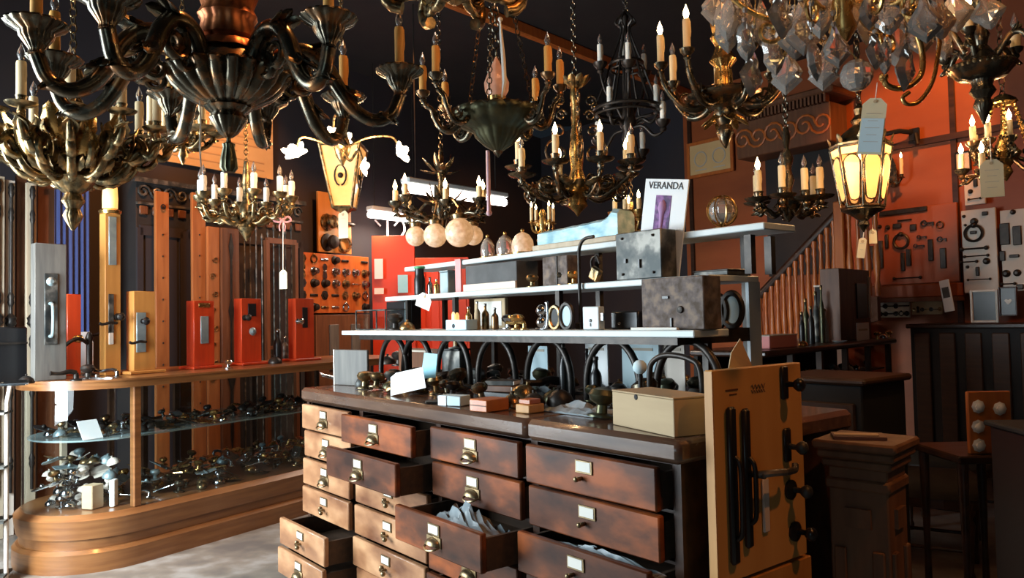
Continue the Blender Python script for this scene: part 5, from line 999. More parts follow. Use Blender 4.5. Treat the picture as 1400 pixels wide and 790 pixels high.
# glass box
t, w_, h_ = onst(487, 527, 424, .42, Z1, .12, 'pane', 'glass_box', 'small clear glass box with metal edges at the far end of the lowest shelf', 'glass box', 0)
mb = MB()
for sx in (-1, 1):
    for sy in (-1, 1): mb.box((sx*w_/2, sy*.06, h_/2), (.006, .006, h_))
for z_ in (0.003, h_): 
    for sy in (-1, 1): mb.box((0, sy*.06, z_), (w_, .006, .005))
    for sx in (-1, 1): mb.box((sx*w_/2, 0, z_), (.006, .12, .005))
mb.build('metal_edge', W['old_iron'], t)
t, w_, h_ = onst(609, 637, 437, .37, Z1, .06, 'blue_tint', 'small_carton', 'white and blue carton on the lowest shelf below the bottles', 'box'); mb = MB(); mb.lathe([(.010, 0), (.009, .002)], n=12, M=Matrix.Translation((-.015, -.031, h_*.4)) @ Matrix.Rotation(pi/2, 4, 'X')); mb.build('round_mark', W['ink'], t)
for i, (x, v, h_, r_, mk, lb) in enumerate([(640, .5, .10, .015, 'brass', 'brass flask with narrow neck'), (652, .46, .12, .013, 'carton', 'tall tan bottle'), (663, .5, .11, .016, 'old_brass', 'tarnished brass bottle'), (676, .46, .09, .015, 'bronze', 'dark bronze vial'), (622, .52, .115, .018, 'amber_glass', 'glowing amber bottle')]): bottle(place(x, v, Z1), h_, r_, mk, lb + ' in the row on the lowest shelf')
t, w_, h_ = onst(528, 562, 412, .56, Z1, .06, 'black', 'lock_case', 'tall black lock case behind the glass box', 'lock'); mb = MB(); mb.box((w_*.3, -.032, h_/2), (.012, .004, h_*.9)); mb.build('face_plate', W['tin'], t)
t, w_, h_ = onst(648, 690, 408, .66, Z1, .02, 'carton', 'picture_card', 'tan card standing behind the row of bottles', 'card'); mb = MB(); mb.box((0, -.011, h_/2), (w_*.8, .002, h_*.8)); mb.build('print', W['card'], t)
# loose tag clipped under the second shelf
def tagmb(w_, h_, c=.2):
    mb = MB(); k = w_*c*1.4; mb.prism([(-w_/2, -h_), (w_/2, -h_), (w_/2, -k), (w_/2-k, 0), (-w_/2+k, 0), (-w_/2, -k)], .0015); return mb
def hangtag(label, x, y, d, hpx, wpx, mk='cream_tag', tilt=0, string=10, rz=-.5, lines=0, lower=None):
    s = d/FPX; t = thing('price_tag', label, 'tag', P(x, y, d), rz, None, 0, tilt); mb = tagmb(wpx*s, hpx*s); mb.build('paper', W[mk], t)
    if string: mb = MB(); mb.tube([(0, 0, -4*s), (0, .002, string*s*.5), (0, .004, string*s)], .6*s, 5); mb.build('string', W['ink'] if mk != 'cream_tag' else W['candle_white'], t)
    mb = MB(); mb.lathe([(2.2*s, 0), (2.2*s, .001)], n=12, M=Matrix.Translation((0, -.0008, -5*s)) @ Matrix.Rotation(pi/2, 4, 'X')); mb.build('eyelet', W['carton'], t)
    if lines:
        mb = MB()
        for k in range(lines): mb.box((0, -.001, -hpx*s*(.28+.62*k/lines)), (wpx*s*.6*(1-.3*(k % 2)), .0006, .6*s))
        mb.build('writing', W['pale_ink'], t)
    if lower: mb = MB(); mb.box((0, -.0008, -hpx*s*.66), (wpx*s*.92, .0008, hpx*s*.6)); mb.build('label_sticker', W[lower], t)
    return t
hangtag('big cream paper tag with a pale blue sticker hanging from the crystal chandelier', 1197, 134, 1.72, 78, 31, tilt=.14, string=22, lower='blue_tint', rz=-.45, lines=5)
hangtag('cream tag hanging from the crowned brass chandelier', 1355, 218, 2.84, 52, 28, string=30, lines=4)
hangtag('cream tag hanging in front of the amber lantern', 469, 288, 4.72, 38, 17, string=12, lines=2)
hangtag('cream tag on a long string below the white-candled chandelier', 387, 369, 4.15, 26, 14, string=72, lines=2)
hangtag('tilted slim tag below the bronze lantern', 1180, 325, 3.2, 28, 10, string=24, tilt=.15, lines=2); hangtag('upright short tag beside the tilted slim one', 1193, 313, 3.2, 20, 10, string=18, lines=1)
t = hangtag('tilted tan paper tag hanging off the edge of the middle shelf', 582, 404, 3.2, 24, 30, 'card', tilt=.35, string=4, rz=CRZ+.3); a_ = place(582, .492, 1.548); t.location = a_
mb = MB(); mb.add([V(p) for p in ((-.03, -.002, .02), (.03, -.002, .02), (.0, -.002, .11), (-.03, 0, .02), (.03, 0, .02), (.0, 0, .11))], [(0, 1, 2), (3, 5, 4), (0, 1, 4, 3), (1, 2, 5, 4), (2, 0, 3, 5)])
# ribbon bow
t = thing('ribbon_bow', 'pink ribbon bow tied under the white-candled chandelier', 'ribbon', P(386, 301, 4.15), .2); 
for sg in (-1, 1): mb = MB(); mb.tube(bez([(0, 0, 0), (sg*.03, 0, .02), (sg*.045, 0, 0), (sg*.02, 0, -.01), (0, 0, 0)], 5), .006, 6, flat=.5); mb.tube(bez([(0, 0, 0), (sg*.015, 0, -.03), (sg*.012, 0, -.06)], 4), .004, 6); mb.build('loop', W['ribbon'], t, 50)
# white strands / rods hanging
s_ = 2.15/FPX; t = thing('white_tassel', 'thin white ribbon strand hanging from the fluted bowl of the bronze chandelier', 'ribbon', P(273, 138, 2.1), 0); mb = MB(); mb.tube([(0, 0, 0), (.003, 0, -.06), (0, 0, -.13), (.004, 0, -.20)], [.0035, .004, .0055, .003], 6, flat=.4); mb.build('strand', W['candle_white'], t, 50)
t = thing('white_tassel', 'long white tassel hanging in the bowl chandelier beside the glass flame', 'tassel', P(684, 28, 2.66), 0); mb = MB(); mb.tube([(0, 0, 0), (.002, 0, -.05), (.008, 0, -.14), (.01, 0, -.22), (0, 0, -.275)], [.006, .012, .016, .016, .004], 8, flat=.5); mb.build('strand', W['candle_white'], t, 50); mb = MB(); mb.ball((0, 0, .004), .009, 8); mb.build('knot', W['candle_white'], t, 50)
mb = MB(); mb.tube([(0, 0, 0), (0, 0, -.115), (0, 0, -.225)], .0075, 8); t = thing('hanging_rod', 'slim pink rod hanging straight down beneath the dark bowl chandelier', 'rod', P(667, 206, 2.8), 0); mb.build('rod', W['pinkstick'], t, 50); mb = MB(); mb.ball((0, 0, -.23), .011, 8); mb.build('tip', W['pinkstick'], t, 50)
# ================================================================ things on the chest top
TZ = CZ+.0008
def onct(x, y): return Z(x, y, TZ)
def ctbox(name, label, cat, x0, x1, yb, yt, dep, m, rz=0, bev=.003, h=None):
    a, b = onct(x0, yb), onct(x1, yb); c = onct((x0+x1)/2, yb); w_ = (b-a).length*.95; hh = h or PL((x0+x1)/2, yt, c, V((c.x, c.y, 0)).normalized()).z - TZ
    rr_ = CRZ+rz; t = thing(name, label, cat, c + V((-sin(rr_), cos(rr_), 0))*dep/2, rr_); mb = MB(); mb.box((0, 0, hh/2), (w_, dep, hh), bev=bev); mb.build('body', W[m] if isinstance(m, str) else m, t, 40); return t, w_, hh
A0, A1 = onct(838, 580), onct(922, 598)
cb = thing('cardboard_box', 'plain tan cardboard box with closed lid on the near corner of the chest', 'cardboard box', (A0+A1)/2, atan2((A1-A0).y, (A1-A0).x)); w_ = (A1-A0).length; dp = .13; h_ = PL(838, 533, A0, V((A0.x, A0.y, 0)).normalized()).z - TZ
mb = MB(); mb.box((0, dp/2, h_/2-.002), (w_, dp, h_-.004), bev=.0015); mb.build('body', W['carton'], cb); mb = MB(); mb.box((0, dp/2, h_-.001), (w_+.002, dp+.002, .004), bev=.001); mb.build('lid', W['carton'], cb); mb = MB(); mb.lathe([(.008, 0), (.007, .0012)], n=12, M=Matrix.Translation((-w_*.08, -.0005, h_-.010)) @ Matrix.Rotation(pi/2, 4, 'X')); mb.build('lid_notch', W['black'], cb)

t = thing('glass_stopper', 'round pale blue glass stopper on a dark neck behind the cardboard box', 'stopper', place(872, .27, TZ), 0); mb = MB(); mb.lathe([(.016, 0), (.018, .01), (.010, .03), (.006, .10), (.008, .125)], n=12); mb.build('neck', W['black'], t, 50); mb = MB(); mb.ball((0, 0, .145), .022, 12); mb.build('ball', W['blue_tint'], t, 50)
# bent hoop handle
t = thing('hoop_handle', 'large black bent metal hoop standing behind the cardboard box', 'handle', place(925, .25, TZ), CRZ); mb = MB(); mb.tube(bez([(-.11, 0, 0), (-.11, 0, .12), (-.095, 0, .165), (-.04, 0, .185), (.04, 0, .175), (.075, 0, .14), (.08, 0, 0)], 6), .0085, 8); mb.build('hoop', W['iron'], t, 50)
for x_ in (-.11, .08): mb = MB(); mb.lathe([(.018, 0), (.018, .005), (.010, .008)], (x_, 0, 0), 12); mb.build('foot', W['iron'], t, 50)
t, w_, h_ = ctbox('leaning_panel', 'low brown panel with pale edge standing at the far end of the chest', 'panel', 447, 512, 527, 478, .014, 'grey_wood', rz=.25); mb = MB(); mb.box((-w_/2-.003, 0, h_/2), (.007, .016, h_)); mb.build('pale_edge', W['card'], t)
# paper with a folded point, blue card, rods
def sheet(name, label, cat, pts, m, th=.0025, z=None):
    c = sum((V(p) for p in pts), V())/len(pts); vs = [V(p)-c for p in pts]; n = (vs[1]-vs[0]).cross(vs[2]-vs[0]).normalized()*th; k = len(vs); mb = MB(); mb.add(vs+[v+n for v in vs], [tuple(range(k)), tuple(range(k, 2*k))[::-1]]+[(i, (i+1) % k, (i+1) % k+k, i+k) for i in range(k)]); o = mb.build(name, W[m], None, None, c); return tag(o, label, cat)
def pdist(x, y, d): return P(x, y, d)
dP = 2.9
sheet('paper_tag', 'large pale blue-white paper tag lying tilted near the middle of the chest', 'tag', [onct(534, 541), P(534, 516, 3.05), P(541, 510, 3.03), P(578, 502, 2.85), P(582, 530, 2.85)], 'paper')
sheet('blue_card', 'light blue card standing up beside the white paper tag', 'card', [P(575, 518, 2.98), P(580, 482, 3.02), P(598, 484, 2.92), P(595, 516, 2.90)], 'blue_card')
t, w_, h_ = ctbox('black_box', 'square black metal box behind the blue card', 'box', 597, 636, 528, 479, .06, 'old_iron', rz=.1); mb = MB(); mb.box((0, 0, h_+.004), (w_*1.03, .074, .008), bev=.002); mb.build('lid', W['black'], t)
mb = MB(); mb.tube([(0, 0, 0), (0, 0, .09)], .004, 6); t = thing('candle_spike', 'white candlestick glowing on the lid of the black box', 'candle', t.location + V((0, 0, h_+.0085)), 0); mb = MB(); mb.lathe([(.03, 0), (.032, .004), (.01, .008), (.008, .012)], n=14); mb.build('saucer', W['white_board'], t, 50); mb = MB(); mb.lathe([(.008, .012), (.008, .05), (.005, .055)], n=12); mb.build('wax', W['candle'], t, 50)
t = thing('orange_stick', 'slim orange wooden stick lying with a white end cap', 'stick', onct(512, 524)+V((0, 0, .012)), CRZ+.5); mb = MB(); mb.box((0, 0, 0), (.16, .02, .022), bev=.003); mb.build('stick', W['orange_wood'], t); mb = MB(); mb.box((-.083, 0, .02), (.006, .026, .065)); mb.build('end_cap', W['paper'], t)
for i, (x, y, k, mk, sc, rx, lb) in enumerate([(464, 520, 'lever', 'iron', 1.4, .3, 'black lever handle at the far corner of the chest'), (478, 512, 'knob', 'iron', 1.5, 0, 'round black knob before the brown panel'), (452, 522, 'hinge', 'chrome', 1.0, .3, 'bright hinge on the outermost corner of the chest top'), (500, 512, 'plate', 'bronze', 1.3, 0, 'dark door plate beside the orange stick'),
        (545, 500, 'knob', 'black', 1.6, 0, 'big black knob under the first arch'), (530, 498, 'bell', 'iron', 1.6, 0, 'black bell push under the first arch'), (560, 520, 'lever', 'iron', 1.2, 0, 'black lever behind the paper tag'), (655, 520, 'knob', 'chrome', .9, 0, 'silvery knob beside the black box'), (612, 548, 'plate', 'black', 1.3, 0, 'black door plate under the white packet'),
        (770, 545, 'lever', 'iron', 1.5, .2, 'black lever lying on the plastic bag pile edge'), (745, 530, 'knob', 'iron', 1.5, 0, 'black knob before the third arch'), (800, 535, 'plate', 'iron', 1.6, 0, 'black iron plate near the cardboard box'), (820, 528, 'knob', 'bronze', 1.5, 0, 'dark bronze knob behind the plate near the cardboard box'), (715, 520, 'hinge', 'iron', 1.5, .2, 'black hinge in the shadow beneath the stand'),
        (680, 535, 'plate', 'old_brass', 1.0, 0, 'tarnished plate on the dark books'), (835, 545, 'bell', 'iron', 1.3, 0, 'black bell push right against the cardboard box')]):
    smallhw(k, 'iron' if mk == 'black' else mk, onct(x, y) + V((0, 0, .0)), i*1.1, lb, 'hardware', sc, rx)
t, w_, h_ = ctbox('paper_packet', 'white paper packet with grey side at the chest edge', 'packet', 594, 634, 555, 541, .06, 'blue_tint', rz=.3); mb = MB(); mb.box((-w_*.3, -.0315, h_/2), (w_*.36, .002, h_*.96)); mb.build('white_end', W['paper'], t)
t, w_, h_ = ctbox('wood_block', 'small reddish wood block at the chest edge beside the white packet', 'block', 635, 672, 563, 546, .10, 'orange_wood', rz=.1); mb = MB(); mb.box((0, -.05, h_/2), (w_*.9, .003, .003)); mb.build('groove', W['brown_wood'], t)
t, w_, h_ = ctbox('wood_block', 'little stacked tan wood block near the middle of the chest edge', 'block', 700, 728, 565, 553, .07, 'pine', rz=.1); mb = MB(); mb.box((0, 0, h_+.008), (w_*.8, .05, .015), bev=.002); mb.build('upper_piece', W['orange_wood'], t)
for i, (x0, x1, yb, hh, dp_, m, lb) in enumerate([(645, 705, 547, .030, .10, 'black', 'thick black book lying flat under the second arch'), (650, 705, 0, .022, .09, 'brown_wood', 'brown leather book on the black one'), (655, 700, 0, .018, .08, 'old_iron', 'slim dark book topping the pile')]):
    if i == 0: t, bw, h_ = ctbox('book', lb, 'book', x0, x1, yb, 0, dp_, m, rz=.15, h=hh); bl = t.location.copy(); zz = TZ+hh+.0005; mb = MB(); mb.box((.004, 0, hh/2), (bw*.98, dp_*.98, hh*.7)); mb.build('pages', W['card'], t)
    else: t = thing('book', lb, 'book', (bl.x, bl.y, zz), CRZ+.15+i*.2); mb = MB(); mb.box((0, 0, hh/2), (bw*(.9-.1*i), dp_, hh), bev=.002); mb.build('cover', W[m], t); mb = MB(); mb.box((.003, 0, hh/2), (bw*(.9-.1*i)*1.0, dp_*.97, hh*.7)); mb.build('pages', W['card'], t); zz += hh+.0005
o = crumple(.24, .13, .045, 14, 21).build('plastic_bag', W['bag'], None, 30, onct(775, 566)+V((0, 0, .0005)) + CV*.06, (0, 0, CRZ)); tag(o, 'crinkled clear plastic bag of small parts beside the cardboard box', 'bag')
o = crumple(.14, .12, .06, 12, 22).build('plastic_bag', W['bag'], None, 30, onct(728, 545) + CV*.05, (0, 0, CRZ+.4)); tag(o, 'smaller clear plastic bag near the tan wood block', 'bag')
for i, (x, v, h_, r_, lb) in enumerate([(768, .42, .20, .016, 'slim black bottle with shiny shoulder under the fourth arch'), (812, .40, .16, .02, 'black bottle under the arches close to the cardboard box'), (800, .5, .18, .013, 'thin dark vial behind the black bottle')]): bottle(place(x, v, TZ), h_, r_, 'black', lb, .4, 'iron')
rc = random.Random(31); used = []; bpy.context.view_layer.update(); occ = []
for q_ in list(C.objects):
    if q_.parent is None and TZ-.03 < q_.location.z < TZ+.15 and q_.type in ('MESH', 'EMPTY') and (q_.location - CF(1.1, .4, TZ)).length < 1.3 and 'label' in q_:
        ms = [q_] if q_.type == 'MESH' else [c_ for c_ in q_.children if c_.type == 'MESH']; R2 = max([V((m2.dimensions.x, m2.dimensions.y)).length*.40 for m2 in ms] + [.01]); d_ = q_.location - CA; occ.append((d_.dot(CU), d_.dot(CV), R2))
RAD = {'knob': .036, 'plate': .092, 'lever': .085, 'hinge': .072, 'bell': .04}
for i in range(900):
    u_ = rc.uniform(.35, 2.05); v_ = rc.uniform(.12, .76)
    k = rc.choice(['knob', 'plate', 'lever', 'hinge', 'bell', 'knob']); sc_ = rc.uniform(.9, 1.5); rd_ = RAD[k]*sc_
    if any((u_-a)**2+(v_-b)**2 < (rd_*.82+r_)**2 for a, b, r_ in used+occ): continue
    if any((u_-a-sg*.125)**2+(v_-.42)**2 < (rd_+.02)**2 for a in (.30, .62, .95, 1.27, 1.58, 1.88, 2.10) for sg in (-1, 1)): continue
    if any((u_-a)**2+(v_-b)**2 < (rd_+.02)**2 for a in (.30, .99, 1.70, 2.12) for b in (.52, .74)): continue
    used.append((u_, v_, rd_*.82)); mk = rc.choice(['iron', 'iron', 'bronze', 'bronze', 'old_iron', 'green_bronze', 'old_brass'])
    o = hardware(k, mk); rz_ = rc.uniform(0, 6.28); M = Matrix.Rotation(rz_, 4, 'Z') @ Matrix.Rotation(rc.uniform(-.4, .4), 4, 'X'); lo = min((M @ v.co).z for v in o.data.vertices)*sc_
    o.location = CF(u_, v_, TZ-lo+.001); o.rotation_euler = M.to_euler(); o.scale = (sc_,)*3; nm = {'knob': 'round door knob', 'plate': 'ornate door plate', 'lever': 'lever door handle', 'hinge': 'folded door hinge', 'bell': 'domed bell push'}[k]; mdn = {'old_iron': 'grey iron', 'green_bronze': 'greenish bronze'}.get(mk) or MD[mk]
    tag(o, '%s %s among the dark clutter on the chest beneath the stand' % (mdn, nm), {'knob': 'door knob', 'plate': 'door plate', 'lever': 'door handle', 'hinge': 'hinge', 'bell': 'bell'}[k], '%s %ss in the clutter on the chest' % (mdn, nm))
# papers seen through the arches
for i, (x0, x1, yt, v, m, lb) in enumerate([(800, 830, 470, .60, 'paper', 'grey-white paper sheet standing behind the fourth arch'), (850, 900, 470, .62, 'blue_tint', 'large pale sheet standing behind the fifth arch'), (722, 748, 473, .66, 'blue_tint', 'pale blue sheet behind the third arch'), (545, 600, 476, .70, 'brown_wood', 'dark red folder behind the first arches'), (905, 935, 470, .64, 'white_board', 'off-white card standing behind the last arch')]):
    t, w_, h_ = box1('standing_sheet', lb, 'paper', x0, x1, yt, FC, v, TZ, .006, m, 0); mb = MB(); mb.box((0, -.004, h_*.9), (w_*.7, .002, .01)); mb.build('heading_mark', W['pale_ink'], t)
# ================================================================ wooden sample board by the chest side
BU = -.075; bp = lambda x, y: PL(x, y, CF(BU, 0), CU)
v0b, v1b, z0b, z1b = .045, .43, .775, 1.285; bw = v1b-v0b; bh = z1b-z0b
bd = thing('sample_board', 'yellow maple board with long black handles and four black knobs leaning at the chest end', 'sample board', CF(BU, (v0b+v1b)/2, z0b), CRZ+pi/2)
# local x = +V direction, local -y faces out (-U)
mb = MB(); mb.box((0, .012, bh/2), (bw, .024, bh), bev=.002); mb.build('board', mat('board_wood', (.62, .33, .10), (.54, .27, .075), .45, 0, 2, WZ, .03), bd)
mb = MB(); mb.box((-bw/2-.001, .012, bh/2), (.003, .023, bh-.004)); mb.build('edge_band', W['pine'], bd)
def lb_(x, y): q = bp(x, y); d = q-bd.location; return (d.dot(CV), d.z)
def bpart(name, mb, mk, lab=None): o = mb.build(name, W[mk], bd, 40); return o
for (xa, ya, xb, yb, wd) in ((993, 556, 1004, 770, .030), (1015, 558, 1021, 748, .026)):
    x0, z0 = lb_(xa, ya); x1, z1 = lb_(xb, yb); xm = (x0+x1)/2; mb = MB(); mb.box((xm, -.008, (z0+z1)/2), (wd, .016, z0-z1), bev=.006); bpart('handle_plate', mb, 'black')
    mb = MB(); mb.tube(bez([(xm, -.016, z0-.12), (xm, -.030, z0-.14), (xm, -.032, (z0+z1)/2-.03), (xm, -.030, z1+.08), (xm, -.016, z1+.06)], 5), .006, 8); bpart('grip', mb, 'iron')
x0, z0 = lb_(1021, 648); x1, z1 = lb_(1066, 636); mb = MB(); mb.tube(bez([(x0, -.02, z0), (x0+.03, -.05, z0+.005), (x1-.02, -.05, z1-.004), (x1, -.045, z1+.008)], 5), .009, 8); mb.cyl((x0+.01, 0, z0), (x0+.01, -.045, z0), .008); bpart('lever', mb, 'old_iron')
x0, z0 = lb_(1045, 690); mb = MB(); mb.box((x0, -.004, z0), (.026, .008, .135), bev=.003); bpart('white_plate', mb, 'white_board')
for i, (x, y, pl) in enumerate(((1070, 525, 1), (1074, 610, 1), (1080, 669, 0), (1086, 726, 0))):
    x0, z0 = lb_(x, y); mb = MB()
    if pl: mb.box((x0, -.005, z0+.004), (.030, .010, .088), bev=.004)
    else: mb.lathe([(.026, 0), (.026, .006), (.016, .010)], n=18, M=Matrix.Translation((x0, 0, z0)) @ Matrix.Rotation(pi/2, 4, 'X'))
    k = bpart('rose_plate', mb, 'black'); mb = MB(); mb.lathe([(.008, 0), (.007, .02), (.013, .026), (.018, .035), (.016, .044), (.008, .050), (.001, .051)], n=16, M=Matrix.Translation((x0+.006, -.008, z0)) @ Matrix.Rotation(pi/2, 4, 'X')); o = mb.build('knob', W['old_iron'] if i in (1, 2) else W['black'], k, 50)
mb = MB()
for x, y, w_, h2 in ((1000, 533, .05, .004), (1002, 539, .03, .003)): x0, z0 = lb_(x, y); mb.box((x0, -.001, z0), (w_, .001, h2))
x0, z0 = lb_(1036, 528); mb.tube([(x0-.03+.06*i/30, -.0012, z0+.006*sin(i*.9)) for i in range(31)], .0012, 4); mb.tube([(x0-.03+.06*i/30, -.0012, z0-.012+.004*sin(i*1.2+1)) for i in range(31)], .001, 4)
bpart('script_lettering', mb, 'brown_wood')
bd2 = thing('sample_board', 'second maple board standing on the floor below the first, mostly out of sight', 'sample board', CF(BU-.0, (v0b+v1b)/2+.02, 0), CRZ+pi/2)
mb = MB(); mb.box((0, .012, .765/2), (bw, .024, .765), bev=.002); mb.build('board', W['maple'], bd2); mb = MB(); mb.lathe([(.026, 0), (.026, .006), (.01, .02), (.022, .05), (.01, .06)], n=16, M=Matrix.Translation((.12, 0, .69)) @ Matrix.Rotation(pi/2, 4, 'X')); mb.build('knob', W['black'], bd2, 50)
# crumpled paper behind the board top
sheet('kraft_paper', 'torn kraft paper sticking up behind the top of the maple board', 'paper', [CF(-.03, .12, CZ+.001), CF(-.02, .20, CZ+.20), CF(-.02, .24, CZ+.235), CF(-.03, .27, CZ+.17), CF(-.035, .36, CZ+.001)], 'carton')
# ================================================================ staircase, far right
def SR(s, off, z): return WR0 + CU*s + WN*off + V((0, 0, z))
ra = PL(1046, 396, SR(0, .95, 0), WN); rb = PL(1146, 290, SR(0, .95, 0), WN)
sa = (ra-SR(0, .95, 0)).dot(CU); sb = (rb-SR(0, .95, 0)).dot(CU); slope = (rb.z-ra.z)/(sa-sb)
st = thing('staircase_balustrade', 'orange-brown wooden stair balustrade with turned balusters climbing to a landing', 'staircase', SR(0, .95, 0), WRZ)
# local x = -s
def ln(s_): return rb.z + (sb-s_)*slope
sx0, sx1 = -sa-.25, -sb
mb = MB(); mb.tube([(sx0, 0, ln(-sx0)), (sx1, 0, ln(-sx1))], .045, 8, flat=.7); mb.build('handrail', W['walnut_dark'], st, 50)
ndz = .80; N_ = 14; proto = None
for k in range(N_):
    x = sx0+.08+(sx1-sx0-.1)*(k+.5)/N_; zt = ln(-x)-.03
    if proto is None:
        mb = MB(); mb.lathe([(.028, -ndz), (.028, -ndz*.86), (.018, -ndz*.82), (.030, -ndz*.7), (.034, -ndz*.6), (.020, -ndz*.4), (.016, -ndz*.2), (.024, -ndz*.16), (.018, -ndz*.1), (.026, -ndz*.06), (.026, 0)], n=10); proto = mb.build('baluster', W['orange_wood'], st, 40); b_ = proto
    else: b_ = proto.copy(); C.objects.link(b_); b_.parent = st
    b_.location = (x, 0, zt)
for k in range(4):
    b_ = proto.copy(); C.objects.link(b_); b_.parent = st; b_.location = (sx1+.10+k*.085, 0, rb.z-.02)
mb = MB(); mb.box((sx1+.20, 0, rb.z+.02), (.42, .08, .07), bev=.01); mb.build('landing_rail', W['orange_wood'], st)
mb = MB(); mb.box((sx1+.02, 0, rb.z-.4), (.10, .10, 1.0), bev=.01); mb.build('newel_post', W['orange_wood'], st)
mb = MB(); dz = -ndz-.03; mb.prism([(sx0, ln(-sx0)+dz), (sx1, ln(-sx1)+dz), (sx1+.36, rb.z+dz), (sx1+.36, rb.z+dz-.22), (sx1, rb.z+dz-.30), (sx0, max(0.02, ln(-sx0)+dz-.35))], .06, Matrix.Translation((0, -.03, 0))); mb.build('stringer', W['brown_wood'], st)
mb = MB(); mb.prism([(sx0, 0), (sx0, max(0.02, ln(-sx0)+dz-.34)), (sx1, rb.z+dz-.30), (sx1, 0)], .03, Matrix.Translation((0, 0, 0))); mb.build('side_panelling', W['brown_wood'], st)
ns = 9
for k in range(ns):
    x0 = sx0+(sx1-sx0)*k/ns; z = ln(-(x0+(sx1-sx0)/ns))+dz; mb = MB(); mb.box((x0+(sx1-sx0)/ns/2, .40, z-.02), ((sx1-sx0)/ns+.03, .70, .04)); mb.build('stair_tread', W['oak_dark'], st)
# dark panel painted as the shaded stair opening behind, carved cornice over it
q0 = onright(1048, 195, .06); q1 = onright(1142, 195, .06); w_ = (q1-q0).length; c = (q0+q1)/2
mb = MB(); mb.box((0, 0, 0), (w_, .06, 1.5)); o = mb.build('stair_opening_dark', W['dark'], None, None, (c.x, c.y, c.z-.75), (0, 0, WRZ)); struct(o)
a = onright(1012, 205, .30); b = onright(1138, 172, .30); w_ = (b-a).length; c = onright(1080, 190, .30); h_ = .42
t = thing('carved_cornice', 'carved brown wooden cornice with dentils and scroll frieze over the dark stair opening', 'cornice', (c.x, c.y, c.z-.15), WRZ); mb = MB(); mb.box((0, 0, h_/2), (w_, .35, h_), bev=.01); mb.build('frieze_board', W['brown_wood'], t)
for k in range(26): mb = MB(); mb.box((-w_/2+(k+.5)*w_/26, -.20, h_+.03), (w_/26*.55, .08, .09)); mb.build('dentil', W['brown_wood'], t)
mb = MB(); mb.box((0, 0, h_+.11), (w_+.15, .50, .07), bev=.015); mb.build('top_moulding', W['brown_wood'], t)
for k in range(6): mb = MB(); x = -w_/2+(k+.5)*w_/6; mb.tube(spiral(x, h_*.5, .13, .03, 1.4, k % 2*pi, 16, -.185), .014, 6); mb.build('carved_scroll', W['orange_wood'], t, 50)
# dark bracket
t = thing('wall_bracket', 'black iron wall bracket fixed to the orange panelling', 'bracket', onright(1252, 184, .06), WRZ); mb = MB(); mb.box((0, -.03, 0), (.10, .03, .12), bev=.006); mb.build('plate', W['black'], t); mb = MB(); mb.tube([(-.02, -.05, .02), (-.10, -.13, .04), (-.22, -.16, .03)], .025, 8); mb.build('arm', W['black'], t, 40); mb = MB(); mb.tube([(.02, -.05, 0), (.05, -.08, -.12)], .02, 8); mb.build('grip', W['black'], t, 40)
def framed(label, x0, x1, yt, yb, off, mk, inner, marks=None, frame_=FR):
    p0, n, ex, rz = frame_(off); a = PL(x0, yt, p0, n); b = PL(x1, yt, p0, n); w_ = abs((b-a).dot(ex)); c = PL((x0+x1)/2, yt, p0, n); zb = PL((x0+x1)/2, yb, p0, n).z; h_ = c.z-zb
    t = thing('framed_picture', label, 'picture', (c.x, c.y, (c.z+zb)/2), rz); f = min(w_, h_)*.09
    for sx in (-1, 1): mb = MB(); mb.box((sx*(w_/2-f/2), 0, 0), (f, .03, h_), bev=.004); mb.build('frame_side', W[mk], t)
    for sz in (-1, 1): mb = MB(); mb.box((0, 0, sz*(h_/2-f/2)), (w_-2*f, .03, f), bev=.004); mb.build('frame_rail', W[mk], t)
    mb = MB(); mb.box((0, .005, 0), (w_-1.8*f, .008, h_-1.8*f)); mb.build('picture_sheet', W[inner], t)
    if marks:
        mb = MB()
        if marks == 'heart': out = [(0.0, -.5)]+[(.5*sin(a)**3*1.0, .40*cos(a)-.16*cos(2*a)-.06*cos(3*a)) for a in [pi-2*pi*k/20 for k in range(1, 20)]]; mb.prism([(x*w_*.4, z*w_*.4) for x, z in out], .004, Matrix.Translation((0, -.004, 0)))
        elif marks == 'rings':
            for k in (-1, 1): mb.torus((k*w_*.2, -.002, 0), h_*.2, h_*.02, 20, 5, Matrix.Rotation(pi/2, 4, 'X')); mb.box((k*w_*.2, -.001, -h_*.3), (w_*.25, .003, h_*.03))
        else: mb.box((0, -.001, .1*h_), (w_*.4, .003, h_*.03)); mb.box((0, -.001, -.1*h_), (w_*.3, .003, h_*.03))
        mb.build('printed_mark', W['pale_ink'] if inner != 'black' else W['card'], t)
framed('pale framed print with two faint circles above the lit chandelier candles', 938, 1001, 190, 240, .06, 'orange_wood', 'poster', 'rings')
framed('tiny dark-framed white notice beside the crowned brass chandelier', 1305, 1327, 207, 234, .05, 'black', 'white_board', 'lines')
framed('light-framed dark picture leaning on the cupboard top', 1326, 1364, 396, 441, .55, 'white_board', 'black')
framed('dark-framed heart picture beside the light-framed one', 1365, 1390, 392, 432, .57, 'walnut_dark', 'black', 'heart')
